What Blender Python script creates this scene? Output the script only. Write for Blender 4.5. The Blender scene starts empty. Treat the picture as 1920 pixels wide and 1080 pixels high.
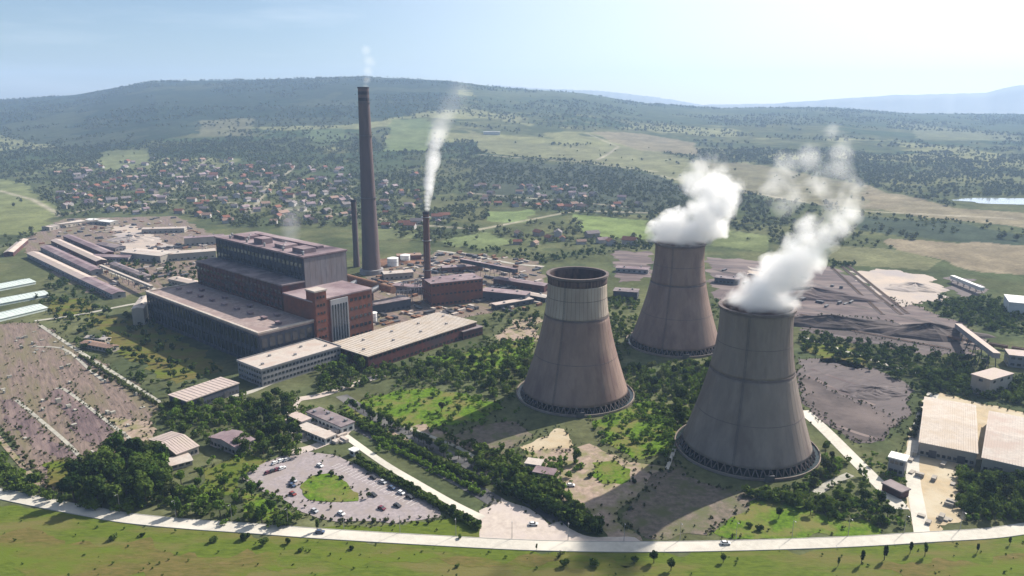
import bpy, bmesh, math, random
import numpy as np
from mathutils import Vector

random.seed(7)
R = math.radians
C = bpy.context.scene.collection
sc = bpy.context.scene

# ------------------------------------------------------------------ camera, sky, sun, exposure
CAM_H = 180.0
F = 1394.0            # focal length in pixels of the 1920 wide photograph
TH = R(13.7)
cam = bpy.data.cameras.new('camera')
cam.sensor_width = 36.0
cam.lens = 36.0 * F / 1920.0
cam.clip_start = 1.0
cam.clip_end = 60000.0
co = bpy.data.objects.new('camera', cam)
C.objects.link(co)
co.location = (0, 0, CAM_H)
co.rotation_euler = (R(90) - TH, 0, 0)
sc.camera = co

SUN_AZ = 48.0         # degrees clockwise from +Y
SUN_EL = 37.0
w = bpy.data.worlds.new('World')
sc.world = w
w.use_nodes = True
nt = w.node_tree
for n in list(nt.nodes):
    nt.nodes.remove(n)
out = nt.nodes.new('ShaderNodeOutputWorld')
bg = nt.nodes.new('ShaderNodeBackground')
sky = nt.nodes.new('ShaderNodeTexSky')
sky.sky_type = 'NISHITA'
sky.sun_disc = False
sky.sun_elevation = R(SUN_EL)
sky.sun_rotation = R(SUN_AZ)
sky.altitude = 600
sky.air_density = 1.0
sky.dust_density = 1.2
sky.ozone_density = 2.6
bg.inputs[1].default_value = 0.058
# thin high cirrus veil over the whole sky
tc = nt.nodes.new('ShaderNodeTexCoord')
mp = nt.nodes.new('ShaderNodeMapping')
mp.inputs['Scale'].default_value = (1.2, 1.2, 9.0)
mp.inputs['Rotation'].default_value = (0.05, 0.12, 0)
cn = nt.nodes.new('ShaderNodeTexNoise')
cn.inputs['Scale'].default_value = 2.6
cn.inputs['Detail'].default_value = 6
cn.inputs['Roughness'].default_value = 0.55
cr = nt.nodes.new('ShaderNodeValToRGB')
cr.color_ramp.elements[0].position = 0.5
cr.color_ramp.elements[0].color = (0, 0, 0, 1)
cr.color_ramp.elements[1].position = 0.78
cr.color_ramp.elements[1].color = (0.22, 0.22, 0.22, 1)
cm = nt.nodes.new('ShaderNodeMix')
cm.data_type = 'RGBA'
cm.inputs[7].default_value = (13.0, 13.2, 13.2, 1)
nt.links.new(tc.outputs['Generated'], mp.inputs[0])
nt.links.new(mp.outputs[0], cn.inputs['Vector'])
nt.links.new(cn.outputs[0], cr.inputs[0])
sd = nt.nodes.new('ShaderNodeVectorMath')
sd.operation = 'DOT_PRODUCT'
sd.inputs[1].default_value = (math.sin(R(SUN_AZ)) * math.cos(R(SUN_EL)), math.cos(R(SUN_AZ)) * math.cos(R(SUN_EL)), math.sin(R(SUN_EL)))
nt.links.new(tc.outputs['Generated'], sd.inputs[0])
sm_ = nt.nodes.new('ShaderNodeMapRange')
sm_.interpolation_type = 'SMOOTHSTEP'
sm_.inputs[1].default_value = 0.35
sm_.inputs[2].default_value = 1.0
sm_.inputs[3].default_value = 0.0
sm_.inputs[4].default_value = 0.78
nt.links.new(sd.outputs['Value'], sm_.inputs[0])
sa_ = nt.nodes.new('ShaderNodeMath')
sa_.operation = 'MAXIMUM'
nt.links.new(cr.outputs[0], sa_.inputs[0])
nt.links.new(sm_.outputs[0], sa_.inputs[1])
nt.links.new(sa_.outputs[0], cm.inputs[0])
nt.links.new(sky.outputs[0], cm.inputs[6])
nt.links.new(cm.outputs[2], bg.inputs[0])
nt.links.new(bg.outputs[0], out.inputs[0])

sl = bpy.data.lights.new('sun', 'SUN')
sl.energy = 5.0
sl.angle = R(0.6)
sl.color = (1.0, 0.92, 0.81)
so = bpy.data.objects.new('sun', sl)
C.objects.link(so)
sdir = Vector((math.sin(R(SUN_AZ)) * math.cos(R(SUN_EL)), math.cos(R(SUN_AZ)) * math.cos(R(SUN_EL)), math.sin(R(SUN_EL))))
so.rotation_euler = sdir.to_track_quat('Z', 'Y').to_euler()
so.location = (0, 0, 900)

sc.view_settings.view_transform = 'Standard'
sc.view_settings.look = 'None'
sc.view_settings.exposure = 0.95
sc.view_settings.gamma = 1.0
sc.view_settings.use_curve_mapping = False
sc.cycles.use_denoising = True
sc.cycles.volume_step_rate = 0.35
sc.cycles.volume_max_steps = 256
sc.cycles.volume_bounces = 5
sc.cycles.max_bounces = 7
sc.cycles.diffuse_bounces = 2
sc.cycles.transparent_max_bounces = 6
sc.cycles.caustics_reflective = False
sc.cycles.caustics_refractive = False

# ------------------------------------------------------------------ height field and survey helpers
CT, ST = math.cos(TH), math.sin(TH)
SKX = [-900, 0, 150, 240, 300, 450, 690, 840, 950, 1090, 1200, 1350, 1550, 1700, 1920, 2900]
SKY_ = [196, 190, 180, 166, 158, 156, 151, 157, 169, 178, 194, 203, 201, 211, 212, 210]
Y0, Y1 = 1380.0, 5600.0
rs = np.random.RandomState(3)
WV = [(rs.uniform(0, 6.28), rs.uniform(-1, 1), rs.uniform(-1, 1), rs.uniform(0, 6.28)) for _ in range(14)]


def fb(x, y, s):
    v = np.zeros_like(x, dtype=float)
    for i, (a, b, c_, p) in enumerate(WV):
        k = s * (1.0 + 0.62 * i)
        v += np.sin((math.cos(a * 3) * x + math.sin(a * 3) * y) / k * 6.28 * (1 + .3 * b) + p + 2 * np.sin(y / k * 2.1 + c_ * 4)) * (0.5 if i % 2 else .8)
    return v / 5.0


LAKE = (990.0, 1440.0)


def hgt(x, y):
    x = np.asarray(x, dtype=float)
    y = np.asarray(y, dtype=float)
    yy = np.maximum(y, 200.0)
    px = 960 + F * x / (yy * CT + 40)
    sk = np.interp(px, SKX, SKY_)
    H = 180 + (200 - sk) / F * Y1 * 1.06
    t = (y - Y0) / (Y1 - Y0)
    tt = np.clip(t, 0, 1)
    prof = 0.2 * tt ** 1.3 + 0.8 * (tt * tt * (3 - 2 * tt))
    z = H * prof
    z = z + fb(x, y, 900.0) * 16 * np.clip(t * 5, 0, 1) * (1 - 0.75 * np.clip(t * 1.2, 0, 1)) + fb(x + 333, y, 330.0) * 4 * np.clip(t * 6, 0, 1) * (1 - .9 * tt)
    z = np.where(t > 1, H - (t - 1) * 420, z)
    dl = ((x - LAKE[0]) / 300) ** 2 + ((y - LAKE[1]) / 120) ** 2
    k = np.clip((2.2 - dl) / 1.2, 0, 1)
    z = z * (1 - k) + 2.0 * k
    return np.where(y < Y0, 0.0, np.maximum(z, 0.0))


def ray(px, py):
    u, v = (px - 960) / F, (540 - py) / F
    return np.array([u, CT + v * ST, -ST + v * CT])


def P(px, py, z=0.0):
    """the world point seen at a pixel of the photograph on the level z"""
    d = ray(px, py)
    t = (z - CAM_H) / d[2]
    return np.array([d[0] * t, d[1] * t, z])


def G(px, py):
    d = ray(px, py)
    if d[2] < 0:
        t = -CAM_H / d[2]
        if d[1] * t < Y0:
            return np.array([d[0] * t, d[1] * t, 0.0])
    ys = np.geomspace(Y0, 9000, 900)
    tt = ys / d[1]
    zs = CAM_H + d[2] * tt
    hs = hgt(d[0] * tt, ys)
    idx = np.nonzero(zs <= hs)[0]
    i = idx[0] if len(idx) else len(ys) - 1
    return np.array([d[0] * tt[i], ys[i], hs[i]])


def Q(px, py, Y):
    d = ray(px, py)
    t = Y / d[1]
    return np.array([d[0] * t, Y, CAM_H + d[2] * t])


def inpoly(x, y, poly):
    x = np.asarray(x)
    y = np.asarray(y)
    r = np.zeros(x.shape, bool)
    n = len(poly)
    for i in range(n):
        x1, y1 = poly[i][0], poly[i][1]
        x2, y2 = poly[(i + 1) % n][0], poly[(i + 1) % n][1]
        if y1 == y2:
            continue
        c = ((y1 > y) != (y2 > y)) & (x < (x2 - x1) * (y - y1) / (y2 - y1) + x1)
        r ^= c
    return r


# ------------------------------------------------------------------ materials
M = {}


def newmat(name):
    m = bpy.data.materials.new(name)
    m.use_nodes = True
    t = m.node_tree
    for n in list(t.nodes):
        t.nodes.remove(n)
    o = t.nodes.new('ShaderNodeOutputMaterial')
    return m, t, o


def mat(name, c1, c2=None, scale=0.2, rough=0.85, c3=None, s3=0.02, metal=0.0, bump=0.0, stretch=(1, 1, 1), coord='pos', spec=0.12, rot=0.0):
    """two tones mixed by fine noise and a third by broad noise"""
    m, t, o = newmat(name)
    b = t.nodes.new('ShaderNodeBsdfPrincipled')
    b.inputs['Roughness'].default_value = rough
    b.inputs['Metallic'].default_value = metal
    b.inputs['Specular IOR Level'].default_value = spec
    t.links.new(b.outputs[0], o.inputs[0])
    c2 = c2 or tuple(v * 0.7 for v in c1)
    if coord == 'pos':
        g = t.nodes.new('ShaderNodeNewGeometry').outputs['Position']
    else:
        g = t.nodes.new('ShaderNodeTexCoord').outputs['Object']
    mpn = t.nodes.new('ShaderNodeMapping')
    mpn.inputs['Scale'].default_value = stretch
    mpn.inputs['Rotation'].default_value = (0, 0, rot)
    if rot:
        vr = t.nodes.new('ShaderNodeVectorRotate')
        vr.rotation_type = 'Z_AXIS'
        vr.inputs['Angle'].default_value = rot
        t.links.new(g, vr.inputs['Vector'])
        g = vr.outputs[0]
        mpn.inputs['Rotation'].default_value = (0, 0, 0)
    t.links.new(g, mpn.inputs[0])
    n = t.nodes.new('ShaderNodeTexNoise')
    n.inputs['Scale'].default_value = scale
    n.inputs['Detail'].default_value = 7
    n.inputs['Roughness'].default_value = 0.68
    t.links.new(mpn.outputs[0], n.inputs['Vector'])
    r = t.nodes.new('ShaderNodeValToRGB')
    r.color_ramp.elements[0].position = 0.36
    r.color_ramp.elements[1].position = 0.64
    r.color_ramp.elements[0].color = (*c2, 1)
    r.color_ramp.elements[1].color = (*c1, 1)
    t.links.new(n.outputs[0], r.inputs[0])
    last = r.outputs[0]
    if c3:
        n3 = t.nodes.new('ShaderNodeTexNoise')
        n3.inputs['Scale'].default_value = s3
        n3.inputs['Detail'].default_value = 5
        n3.inputs['Roughness'].default_value = 0.6
        t.links.new(mpn.outputs[0] if stretch != (1, 1, 1) else g, n3.inputs['Vector'])
        r3 = t.nodes.new('ShaderNodeValToRGB')
        r3.color_ramp.elements[0].position = 0.46
        r3.color_ramp.elements[1].position = 0.62
        t.links.new(n3.outputs[0], r3.inputs[0])
        mx = t.nodes.new('ShaderNodeMix')
        mx.data_type = 'RGBA'
        mx.inputs[7].default_value = (*c3, 1)
        t.links.new(r3.outputs[0], mx.inputs[0])
        t.links.new(last, mx.inputs[6])
        last = mx.outputs[2]
    t.links.new(last, b.inputs['Base Color'])
    if bump:
        bp = t.nodes.new('ShaderNodeBump')
        bp.inputs['Strength'].default_value = bump
        bp.inputs['Distance'].default_value = 0.5
        t.links.new(n.outputs[0], bp.inputs['Height'])
        t.links.new(bp.outputs[0], b.inputs['Normal'])
    M[name] = m
    return m


PLOT_ROT = 0.94


def leafmat(name, c1, c2):
    m, t, o = newmat(name)
    d = t.nodes.new('ShaderNodeBsdfDiffuse')
    tr = t.nodes.new('ShaderNodeBsdfTranslucent')
    mx = t.nodes.new('ShaderNodeMixShader')
    mx.inputs[0].default_value = 0.25
    oi = t.nodes.new('ShaderNodeObjectInfo')
    g = t.nodes.new('ShaderNodeNewGeometry')
    n = t.nodes.new('ShaderNodeTexNoise')
    n.inputs['Scale'].default_value = 0.35
    n.inputs['Detail'].default_value = 3
    t.links.new(g.outputs['Position'], n.inputs['Vector'])
    ad = t.nodes.new('ShaderNodeMath')
    ad.operation = 'ADD'
    t.links.new(n.outputs[0], ad.inputs[0])
    ml = t.nodes.new('ShaderNodeMath')
    ml.operation = 'MULTIPLY_ADD'
    ml.inputs[1].default_value = 0.8
    ml.inputs[2].default_value = -0.4
    t.links.new(oi.outputs['Random'], ml.inputs[0])
    t.links.new(ml.outputs[0], ad.inputs[1])
    r = t.nodes.new('ShaderNodeValToRGB')
    r.color_ramp.elements[0].position = 0.3
    r.color_ramp.elements[1].position = 0.7
    r.color_ramp.elements[0].color = (*c2, 1)
    r.color_ramp.elements[1].color = (*c1, 1)
    t.links.new(ad.outputs[0], r.inputs[0])
    t.links.new(r.outputs[0], d.inputs[0])
    t.links.new(r.outputs[0], tr.inputs[0])
    t.links.new(d.outputs[0], mx.inputs[1])
    t.links.new(tr.outputs[0], mx.inputs[2])
    t.links.new(mx.outputs[0], o.inputs[0])
    M[name] = m


leafmat('leaf_dark', (0.085, 0.125, 0.026), (0.022, 0.042, 0.012))
leafmat('leaf_green', (0.125, 0.20, 0.03), (0.045, 0.085, 0.016))
leafmat('leaf_far', (0.095, 0.11, 0.055), (0.045, 0.06, 0.035))
leafmat('leaf_olive', (0.10, 0.12, 0.045), (0.045, 0.055, 0.022))
mat('bark', (0.10, 0.075, 0.055), (0.05, 0.04, 0.03), 1.5)
mat('grass', (0.10, 0.132, 0.02), (0.062, 0.088, 0.015), 0.6, c3=(0.125, 0.115, 0.04), s3=0.06, stretch=(.3, 1, 1), bump=.6, spec=0.02)
mat('grass_bright', (0.11, 0.185, 0.016), (0.045, 0.085, 0.012), 0.4, c3=(0.14, 0.135, 0.045), s3=0.07, bump=.5, spec=0.02)
mat('grass_dry', (0.14, 0.11, 0.042), (0.08, 0.08, 0.022), 0.5, c3=(0.09, 0.12, 0.018), s3=0.05, stretch=(.35, 1, 1), bump=.5, spec=0.02)
mat('concrete_yard', (0.47, 0.41, 0.36), (0.36, 0.31, 0.275), 0.35, c3=(0.42, 0.365, 0.335), s3=0.08)
mat('parking', (0.31, 0.27, 0.275), (0.21, 0.185, 0.19), 0.5, c3=(0.25, 0.215, 0.205), s3=0.09)
mat('road_pale', (0.480, 0.456, 0.400), (0.400, 0.376, 0.328), 0.4, c3=(0.528, 0.496, 0.432), s3=0.03)
mat('path_pale', (0.352, 0.336, 0.288), (0.240, 0.232, 0.200), 0.3, c3=(0.400, 0.376, 0.320), s3=0.03)
mat('asphalt', (0.085, 0.085, 0.09), (0.055, 0.055, 0.06), 0.3, c3=(0.14, 0.135, 0.13), s3=0.04)
mat('dirt', (0.34, 0.26, 0.21), (0.20, 0.155, 0.12), 0.3, c3=(0.17, 0.16, 0.075), s3=0.09, bump=.3)
mat('dirt_tan', (0.400, 0.312, 0.200), (0.320, 0.264, 0.176), 0.2, c3=(0.416, 0.360, 0.264), s3=0.04, bump=.3)
mat('plots', (0.215, 0.16, 0.135), (0.10, 0.078, 0.068), 0.5, c3=(0.14, 0.12, 0.075), s3=0.10, stretch=(0.13, 1, 1), rot=PLOT_ROT, bump=.5)
mat('plots_dark', (0.15, 0.108, 0.108), (0.075, 0.055, 0.058), 0.6, c3=(0.20, 0.15, 0.135), s3=0.12, stretch=(0.13, 1, 1), rot=PLOT_ROT, bump=.5)
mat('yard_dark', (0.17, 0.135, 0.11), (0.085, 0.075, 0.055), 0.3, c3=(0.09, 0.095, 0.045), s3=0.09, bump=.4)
mat('coal', (0.075, 0.058, 0.056), (0.04, 0.032, 0.033), 0.15, c3=(0.12, 0.095, 0.09), s3=0.015, bump=.6)
mat('coal_mid', (0.115, 0.085, 0.085), (0.06, 0.045, 0.048), 0.18, c3=(0.165, 0.13, 0.12), s3=0.05, stretch=(.25, 1, 1), rot=.26, bump=.5)
mat('ash', (0.125, 0.102, 0.10), (0.08, 0.066, 0.067), 0.2, c3=(0.09, 0.073, 0.075), s3=0.05, stretch=(.3, 1, 1), rot=-.5, bump=.6)
mat('sand', (0.416, 0.336, 0.272), (0.320, 0.280, 0.248), 0.05, c3=(0.288, 0.256, 0.248), s3=0.012)
mat('tower_concrete', (0.25, 0.208, 0.182), (0.20, 0.165, 0.147), 0.12, c3=(0.17, 0.135, 0.12), s3=0.07, stretch=(1, 1, 0.3), bump=.2)
mat('tower_concrete_pale', (0.40, 0.345, 0.285), (0.33, 0.28, 0.235), 0.12, c3=(0.30, 0.245, 0.205), s3=0.07, stretch=(1, 1, 0.3), bump=.2)
mat('tower_band', (0.16, 0.13, 0.125), (0.11, 0.09, 0.088), 0.3)
mat('tower_red', (0.275, 0.20, 0.165), (0.22, 0.155, 0.132), 0.12, c3=(0.185, 0.125, 0.11), s3=0.07, stretch=(1, 1, 0.3), bump=.2)
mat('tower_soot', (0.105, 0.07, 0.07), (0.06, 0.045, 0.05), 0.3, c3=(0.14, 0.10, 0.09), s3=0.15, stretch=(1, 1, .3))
mat('basin_water', (0.02, 0.03, 0.03), (0.015, 0.022, 0.024), 0.2, rough=.15)
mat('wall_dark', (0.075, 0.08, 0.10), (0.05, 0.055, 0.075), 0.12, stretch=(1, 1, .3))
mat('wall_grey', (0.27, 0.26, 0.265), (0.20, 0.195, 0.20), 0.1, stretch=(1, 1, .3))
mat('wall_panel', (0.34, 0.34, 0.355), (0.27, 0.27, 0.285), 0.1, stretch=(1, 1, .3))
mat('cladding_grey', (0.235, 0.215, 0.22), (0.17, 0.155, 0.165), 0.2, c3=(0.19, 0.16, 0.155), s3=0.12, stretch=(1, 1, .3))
mat('wall_cream', (0.336, 0.304, 0.264), (0.272, 0.248, 0.216), 0.15, stretch=(1, 1, .4))
mat('wall_white', (0.561, 0.552, 0.535), (0.476, 0.468, 0.451), 0.2)
mat('brick_red', (0.215, 0.08, 0.05), (0.14, 0.055, 0.042), 0.3, c3=(0.145, 0.07, 0.055), s3=0.09)
mat('brick_dark', (0.13, 0.045, 0.04), (0.075, 0.033, 0.035), 0.25, c3=(0.07, 0.05, 0.055), s3=0.05)
mat('roof_pale', (0.47, 0.42, 0.375), (0.36, 0.32, 0.29), 0.5, c3=(0.39, 0.32, 0.28), s3=0.09)
mat('roof_ribbed', (0.50, 0.445, 0.385), (0.39, 0.34, 0.30), 0.5, c3=(0.42, 0.355, 0.29), s3=0.10)
mat('roof_pink', (0.448, 0.368, 0.336), (0.368, 0.304, 0.280), 0.4, c3=(0.400, 0.336, 0.288), s3=0.08)
mat('roof_mauve', (0.216, 0.160, 0.172), (0.152, 0.112, 0.124), 0.15, c3=(0.280, 0.224, 0.232), s3=0.03)
mat('roof_tan', (0.33, 0.265, 0.245), (0.19, 0.15, 0.145), 0.35, c3=(0.23, 0.175, 0.165), s3=0.06)
mat('house_white', (0.42, 0.40, 0.38), (0.33, 0.31, 0.30), 0.3)
mat('house_cream', (0.30, 0.26, 0.22), (0.23, 0.20, 0.17), 0.3)
mat('roof_grey', (0.19, 0.165, 0.165), (0.14, 0.12, 0.12), 0.3)
mat('roof_dark', (0.17, 0.14, 0.15), (0.12, 0.10, 0.11), 0.2, c3=(0.24, 0.20, 0.20), s3=0.05)
mat('roof_white', (0.720, 0.711, 0.684), (0.648, 0.639, 0.621), 0.4)
mat('roof_glass', (0.510, 0.561, 0.527), (0.408, 0.459, 0.433), 0.3, rough=.35)
mat('roof_tile', (0.21, 0.09, 0.06), (0.14, 0.065, 0.05), 0.5)
mat('roof_tile_pale', (0.27, 0.18, 0.14), (0.19, 0.13, 0.105), 0.5)
mat('glass', (0.03, 0.035, 0.045), (0.02, 0.024, 0.03), 0.3, rough=.12, spec=.6)
mat('steel', (0.32, 0.32, 0.33), (0.24, 0.24, 0.25), 0.5, rough=.45, metal=.5)
mat('steel_dark', (0.10, 0.10, 0.11), (0.07, 0.07, 0.08), 0.5, rough=.5, metal=.3)
mat('rust', (0.24, 0.13, 0.085), (0.16, 0.09, 0.06), 0.3)
mat('white_paint', (0.78, 0.77, 0.75), (0.68, 0.67, 0.66), 0.5, rough=.5)
mat('kerb', (0.40, 0.39, 0.36), (0.33, 0.32, 0.30), 0.5)
mat('chimney_concrete', (0.115, 0.088, 0.09), (0.085, 0.066, 0.07), 0.06, c3=(0.135, 0.098, 0.092), s3=0.03, stretch=(1, 1, .2))
mat('chimney_soot', (0.05, 0.046, 0.056), (0.035, 0.032, 0.04), 0.2)
mat('chimney_rust', (0.15, 0.085, 0.07), (0.10, 0.06, 0.055), 0.1, stretch=(1, 1, .2))
mat('rubber', (0.02, 0.02, 0.02), (0.015, 0.015, 0.015), 1.0)
mat('ballast', (0.20, 0.18, 0.17), (0.14, 0.125, 0.12), 0.5)
for nm, c_ in (('white', (0.75, 0.75, 0.74)), ('red', (0.22, 0.04, 0.035)), ('blue', (0.05, 0.08, 0.15)), ('black', (0.03, 0.03, 0.035)), ('silver', (0.42, 0.43, 0.45)), ('maroon', (0.14, 0.03, 0.05))):
    mat('car_' + nm, c_, tuple(v * .9 for v in c_), 1.0, rough=.3, spec=.5)


# ------------------------------------------------------------------ object helpers
class MB:
    def __init__(s):
        s.v, s.f = [], []

    def box(s, x0, x1, y0, y1, z0, z1):
        n = len(s.v)
        s.v += [(x0, y0, z0), (x1, y0, z0), (x1, y1, z0), (x0, y1, z0), (x0, y0, z1), (x1, y0, z1), (x1, y1, z1), (x0, y1, z1)]
        s.f += [(n, n + 3, n + 2, n + 1), (n + 4, n + 5, n + 6, n + 7), (n, n + 1, n + 5, n + 4), (n + 1, n + 2, n + 6, n + 5), (n + 2, n + 3, n + 7, n + 6), (n + 3, n, n + 4, n + 7)]
        return s

    def bar(s, a, b, r, k=6, r2=None):
        a, b = Vector(a), Vector(b)
        d = (b - a).normalized()
        u = d.orthogonal().normalized()
        v = d.cross(u)
        n = len(s.v)
        r2 = r if r2 is None else r2
        for p, rr in ((a, r), (b, r2)):
            for i in range(k):
                an = 6.28318 * i / k
                s.v.append(tuple(p + u * math.cos(an) * rr + v * math.sin(an) * rr))
        for i in range(k):
            j = (i + 1) % k
            s.f.append((n + i, n + j, n + k + j, n + k + i))
        s.f.append(tuple(n + i for i in reversed(range(k))))
        s.f.append(tuple(n + k + i for i in range(k)))
        return s

    def lathe(s, prof, k=32, close=False, x=0, y=0):
        n = len(s.v)
        for (r, z) in prof:
            for i in range(k):
                an = 6.2831853 * i / k
                s.v.append((x + r * math.cos(an), y + r * math.sin(an), z))
        m = len(prof)
        for q in range(m - 1 if not close else m):
            q2 = (q + 1) % m
            for i in range(k):
                j = (i + 1) % k
                s.f.append((n + q * k + i, n + q * k + j, n + q2 * k + j, n + q2 * k + i))
        return s

    def cap(s, ring_start, k, flip=False):
        idx = [ring_start + i for i in range(k)]
        s.f.append(tuple(reversed(idx) if flip else idx))
        return s

    def prism(s, pts, z0, z1):
        n = len(s.v)
        k = len(pts)
        s.v += [(p[0], p[1], z0) for p in pts] + [(p[0], p[1], z1) for p in pts]
        s.f.append(tuple(reversed(range(n, n + k))))
        s.f.append(tuple(range(n + k, n + 2 * k)))
        for i in range(k):
            j = (i + 1) % k
            s.f.append((n + i, n + j, n + k + j, n + k + i))
        return s

    def quad(s, a, b, c, d):
        n = len(s.v)
        s.v += [tuple(a), tuple(b), tuple(c), tuple(d)]
        s.f.append((n, n + 1, n + 2, n + 3))
        return s

    def mesh(s, name, m):
        me = bpy.data.meshes.new(name)
        me.from_pydata(s.v, [], s.f)
        me.materials.append(m if not isinstance(m, str) else M[m])
        me.update()
        return me

    def build(s, name, m, parent=None, smooth=False, **tags):
        me = s.mesh(name, m)
        if smooth:
            me.polygons.foreach_set('use_smooth', [True] * len(me.polygons))
        return link(name, me, parent, **tags)


def link(name, me, parent=None, loc=None, label=None, cat=None, group=None, kind=None):
    o = bpy.data.objects.new(name, me)
    C.objects.link(o)
    if parent is not None:
        o.parent = parent
    if loc is not None:
        o.location = loc
    if label:
        o['label'] = label
    if cat:
        o['category'] = cat
    if group:
        o['group'] = group
    if kind:
        o['kind'] = kind
    return o


def thing(name, label, cat, loc=(0, 0, 0), rz=0.0, group=None):
    o = link(name, None, None, loc, label, cat, group)
    o.rotation_euler = (0, 0, rz)
    return o


# ------------------------------------------------------------------ the ground to the horizon
NA, NR = 900, 620
ang = np.linspace(-R(62), R(62), NA)
rad = np.geomspace(120, 8800, NR)
AA, RR = np.meshgrid(ang, rad)
GX = RR * np.sin(AA) / np.cos(AA) * 0.9
GY = RR * 1.0
GX = GY * np.tan(AA)
GZ = hgt(GX, GY)
colr = np.zeros(GX.shape + (3,))


def wrp(a, s, amp):
    return a + fb(GX * 1.3, GY, s) * amp


def lerp3(m, c):
    colr[...] = colr * (1 - m[..., None]) + np.array(c) * m[..., None]


def rnd(seed, cell):
    """value noise on the ground, constant size of cell in metres"""
    r2 = np.random.RandomState(seed)
    n = 256
    tb = r2.rand(n, n)
    u, v = GX / cell, GY / cell
    i, j = np.floor(u).astype(int), np.floor(v).astype(int)
    a, b = u - i, v - j
    a, b = a * a * (3 - 2 * a), b * b * (3 - 2 * b)
    g_ = lambda p, q: tb[p % n, q % n]
    return (g_(i, j) * (1 - a) + g_(i + 1, j) * a) * (1 - b) + (g_(i, j + 1) * (1 - a) + g_(i + 1, j + 1) * a) * b


def step(v, lo, hi):
    return np.clip((v - lo) / (hi - lo), 0, 1)


colr[...] = (0.075, 0.085, 0.042)
lerp3(step(rnd(1, 60), .45, .6) * .7, (0.105, 0.11, 0.055))
lerp3(step(rnd(2, 140) * .6 + rnd(3, 25) * .4, .5, .6) * .8, (0.055, 0.07, 0.035))
far = step(GY, 1500, 2400)
lerp3(step(rnd(4, 420) * .6 + rnd(5, 90) * .4, .50, .56) * far, (0.045, 0.065, 0.032))
lerp3(step(rnd(6, 300) * .7 + rnd(5, 70) * .3, .60, .64) * far * .8, (0.20, 0.20, 0.10))

hill_fields = [
    # (polygon in the photograph, colour, softness in metres)
    ([(-80, 235), (-80, 150), (860, 120), (860, 205), (760, 215), (690, 232), (560, 236), (430, 240), (300, 262), (180, 285), (100, 275), (0, 255)], (0.026, 0.040, 0.030)),
    ([(860, 130), (1000, 160), (1200, 190), (1960, 200), (1960, 250), (1700, 235), (1500, 232), (1300, 235), (1100, 215), (900, 205)], (0.055, 0.072, 0.042)),
    ([(735, 225), (800, 222), (815, 250), (800, 285), (720, 285)], (0.13, 0.17, 0.07)),
    ([(560, 245), (640, 240), (660, 262), (600, 275)], (0.10, 0.14, 0.07)),
    ([(190, 285), (280, 280), (280, 318), (190, 318)], (0.14, 0.16, 0.075)),
    ([(380, 225), (470, 222), (470, 255), (370, 255)], (0.15, 0.145, 0.085)),
    ([(-20, 330), (40, 345), (110, 392), (95, 432), (30, 440), (-20, 438)], (0.16, 0.18, 0.075)),
    ([(875, 243), (950, 262), (1060, 275), (1190, 276), (1290, 298), (1345, 335), (1290, 348), (1200, 318), (1080, 302), (960, 292), (900, 285)], (0.19, 0.19, 0.10)),
    ([(1110, 248), (1200, 250), (1300, 268), (1310, 292), (1230, 285), (1170, 275)], (0.22, 0.185, 0.125)),
    ([(900, 302), (1090, 308), (1240, 330), (1300, 362), (1290, 395), (1150, 405), (1000, 385), (880, 360)], (0.055, 0.065, 0.048)),
    ([(925, 397), (990, 394), (1000, 417), (920, 416)], (0.16, 0.22, 0.085)),
    ([(1075, 402), (1215, 414), (1222, 447), (1105, 445)], (0.165, 0.225, 0.075)),
    ([(830, 452), (905, 436), (960, 450), (900, 470)], (0.15, 0.19, 0.08)),
    ([(700, 415), (770, 415), (775, 448), (705, 450)], (0.13, 0.15, 0.07)),
    ([(1340, 430), (1440, 440), (1430, 472), (1330, 462)], (0.14, 0.17, 0.07)),
    ([(1300, 300), (1440, 310), (1600, 345), (1700, 375), (1640, 395), (1450, 372), (1330, 345)], (0.185, 0.165, 0.105)),
    ([(1620, 345), (1790, 392), (1960, 402), (1960, 430), (1740, 408), (1620, 388)], (0.24, 0.20, 0.14)),
    ([(1600, 405), (1760, 414), (1900, 436), (1960, 450), (1880, 462), (1700, 442), (1600, 430)], (0.045, 0.06, 0.045)),
    ([(1660, 447), (1960, 462), (1960, 520), (1840, 510), (1760, 488), (1680, 470)], (0.25, 0.20, 0.145)),
    ([(1560, 462), (1680, 468), (1760, 490), (1740, 506), (1590, 500), (1555, 480)], (0.17, 0.17, 0.09)),
    ([(1700, 232), (1900, 250), (1920, 265), (1720, 262)], (0.15, 0.16, 0.09)),
]
wx = GX + (rnd(11, 40) - .5) * 30 * step(GY, 300, 1500)
wy = GY + (rnd(12, 40) - .5) * 40 * step(GY, 300, 1500)
for poly, c_ in hill_fields:
    wp = [G(*p)[:2] for p in poly]
    m_ = inpoly(wx, wy, wp).astype(float) * .82
    lerp3(m_, c_ if c_[1] < .08 else tuple(.75 * v + .25 * k for v, k in zip(c_, (.10, .10, .065))))


def lane(pxs, wid, c_):
    pts_ = [G(*p)[:2] for p in pxs]
    for a_, b_ in zip(pts_[:-1], pts_[1:]):
        d_ = b_ - a_
        L2 = (d_ ** 2).sum()
        f_ = np.clip(((GX - a_[0]) * d_[0] + (GY - a_[1]) * d_[1]) / L2, 0, 1)
        ds = np.hypot(GX - a_[0] - f_ * d_[0], (GY - a_[1] - f_ * d_[1]) * .7)
        lerp3(np.clip(1.3 - ds / wid, 0, 1) * .8, c_)


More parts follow.
